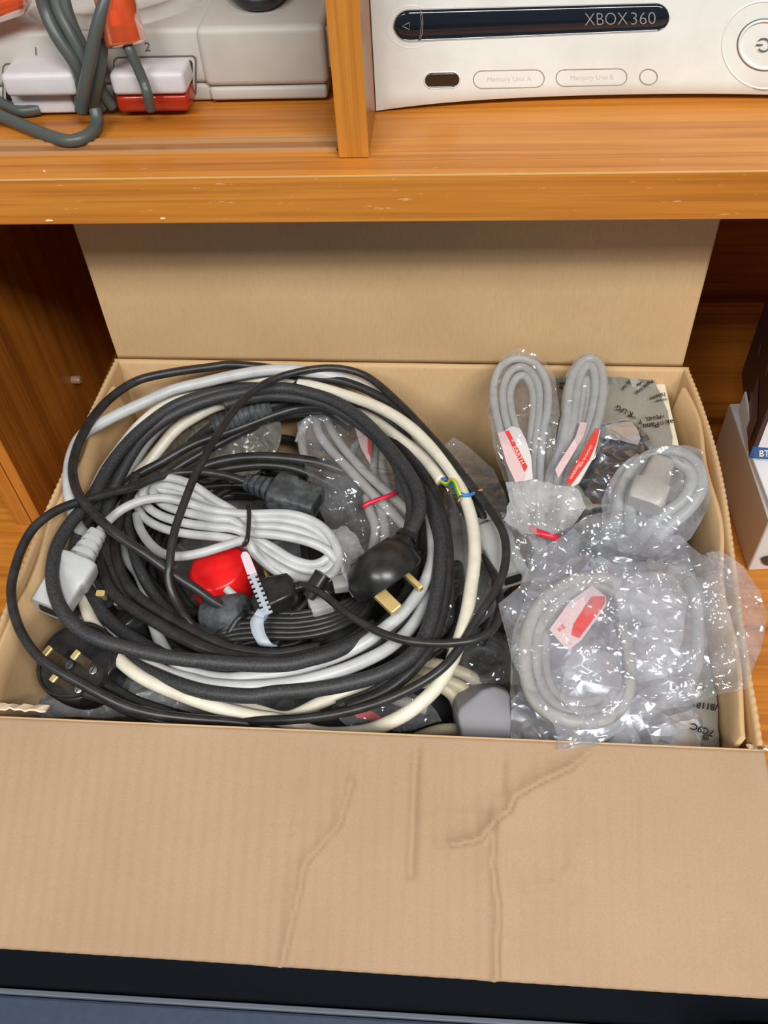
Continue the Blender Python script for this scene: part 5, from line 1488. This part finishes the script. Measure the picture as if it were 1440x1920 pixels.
def ring_px(name, pts, off, r, mat, parent):
    P = [FX(a, b_, off) for a, b_ in pts]; P.append(P[0].copy()); return tube(name, P, r, mat, parent, 6)


grid_stad('tray_surround', 768, 1228, 48, 32, 31, 27, .0003, M['xline'], t)
tray = grid_stad('disc_tray', 768, 1230, 48, 32, 28.5, 25, .0006, M['gloss'], t, .0014)
ring_px('button_seam', [(790, 22), (793, 40), (792, 60), (789, 72), (786, 72), (789, 60), (790, 40), (787, 22)], .0021, .00018, M['xline'], t)
ring_px('eject_mark', [(754, 49), (768, 42), (768, 56)], .0022, .0002, M['chrome'], t)
fx2 = lambda px, py: FX(px, py, .0024)
letter('lettering', 'XBOX', 1096, 48, 34, 1.5, fx2, M['chrome'], t, bold=-.012, sx=.86)
letter('lettering', '360', 1181, 46.5, 34, 1.5, fx2, M['chrome'], t, bold=-.012, sx=.98)
ring_px('dish_rim', [(771 + 46 * math.cos(a / 40 * 2 * math.pi), 50 + 40 * math.sin(a / 40 * 2 * math.pi)) for a in range(40)], -.0004, .0006, M['xwhite'], t)
grid_stad('sensor_window', 810, 848, 151, 150, 13, 13, .0004, M['irwin'], t)
ring_px('window_rim', stad(810, 848, 151, 150, 15, 15), .0001, .0003, M['xwhite'], t)
for (x0, x1, yl, yr, h) in ((904, 1004, 149, 147, 16.5), (1058, 1160, 146, 144, 15.5)):
    ring_px('slot_door_seam', stad(x0, x1, yl, yr, h, h), .0000, .00035, M['xline'], t)
ring_px('sync_button_seam', [(1216 + 16.5 * math.cos(a / 32 * 2 * math.pi), 144 + 14.5 * math.sin(a / 32 * 2 * math.pi)) for a in range(32)], 0, .0004, M['xline'], t)
fx1 = lambda px, py: FX(px, py, .0002)
letter('lettering', 'Memory Unit A', 913, 153, 13, 1, fx1, M['xshell'], t, bold=-.01)
letter('lettering', 'Memory Unit B', 1069, 150, 13, 1, fx1, M['xshell'], t, bold=-.01)
ccx, ccy = 1434, 84
ring_px('power_ring_dish', [(ccx + 80 * math.cos(a / 64 * 2 * math.pi), ccy + 82 * math.sin(a / 64 * 2 * math.pi)) for a in range(64)], -.0004, .0008, M['xwhite'], t)
pw = [(ccx + 51 * math.cos(a / 64 * 2 * math.pi), ccy + 48 * math.sin(a / 64 * 2 * math.pi)) for a in range(64)]
ring_px('power_button_seam', pw, .0002, .00045, M['inkgrey'], t)
ring_px('power_button_dome', [(ccx + 48 * math.cos(a / 64 * 2 * math.pi), ccy + 45 * math.sin(a / 64 * 2 * math.pi)) for a in range(64)], .0002, .0009, M['xwhite'], t)
arc = [FX(ccx - 2 + 12 * math.cos(math.radians(a)), ccy + 12 * math.sin(math.radians(a)), .0008) for a in range(-140, 141, 20)]
tube('power_symbol', arc, .0004, M['inkgrey'], t, 6)
tube('power_symbol', [FX(ccx - 16, ccy, .0008), FX(ccx - 4, ccy, .0008)], .0004, M['inkgrey'], t, 6)
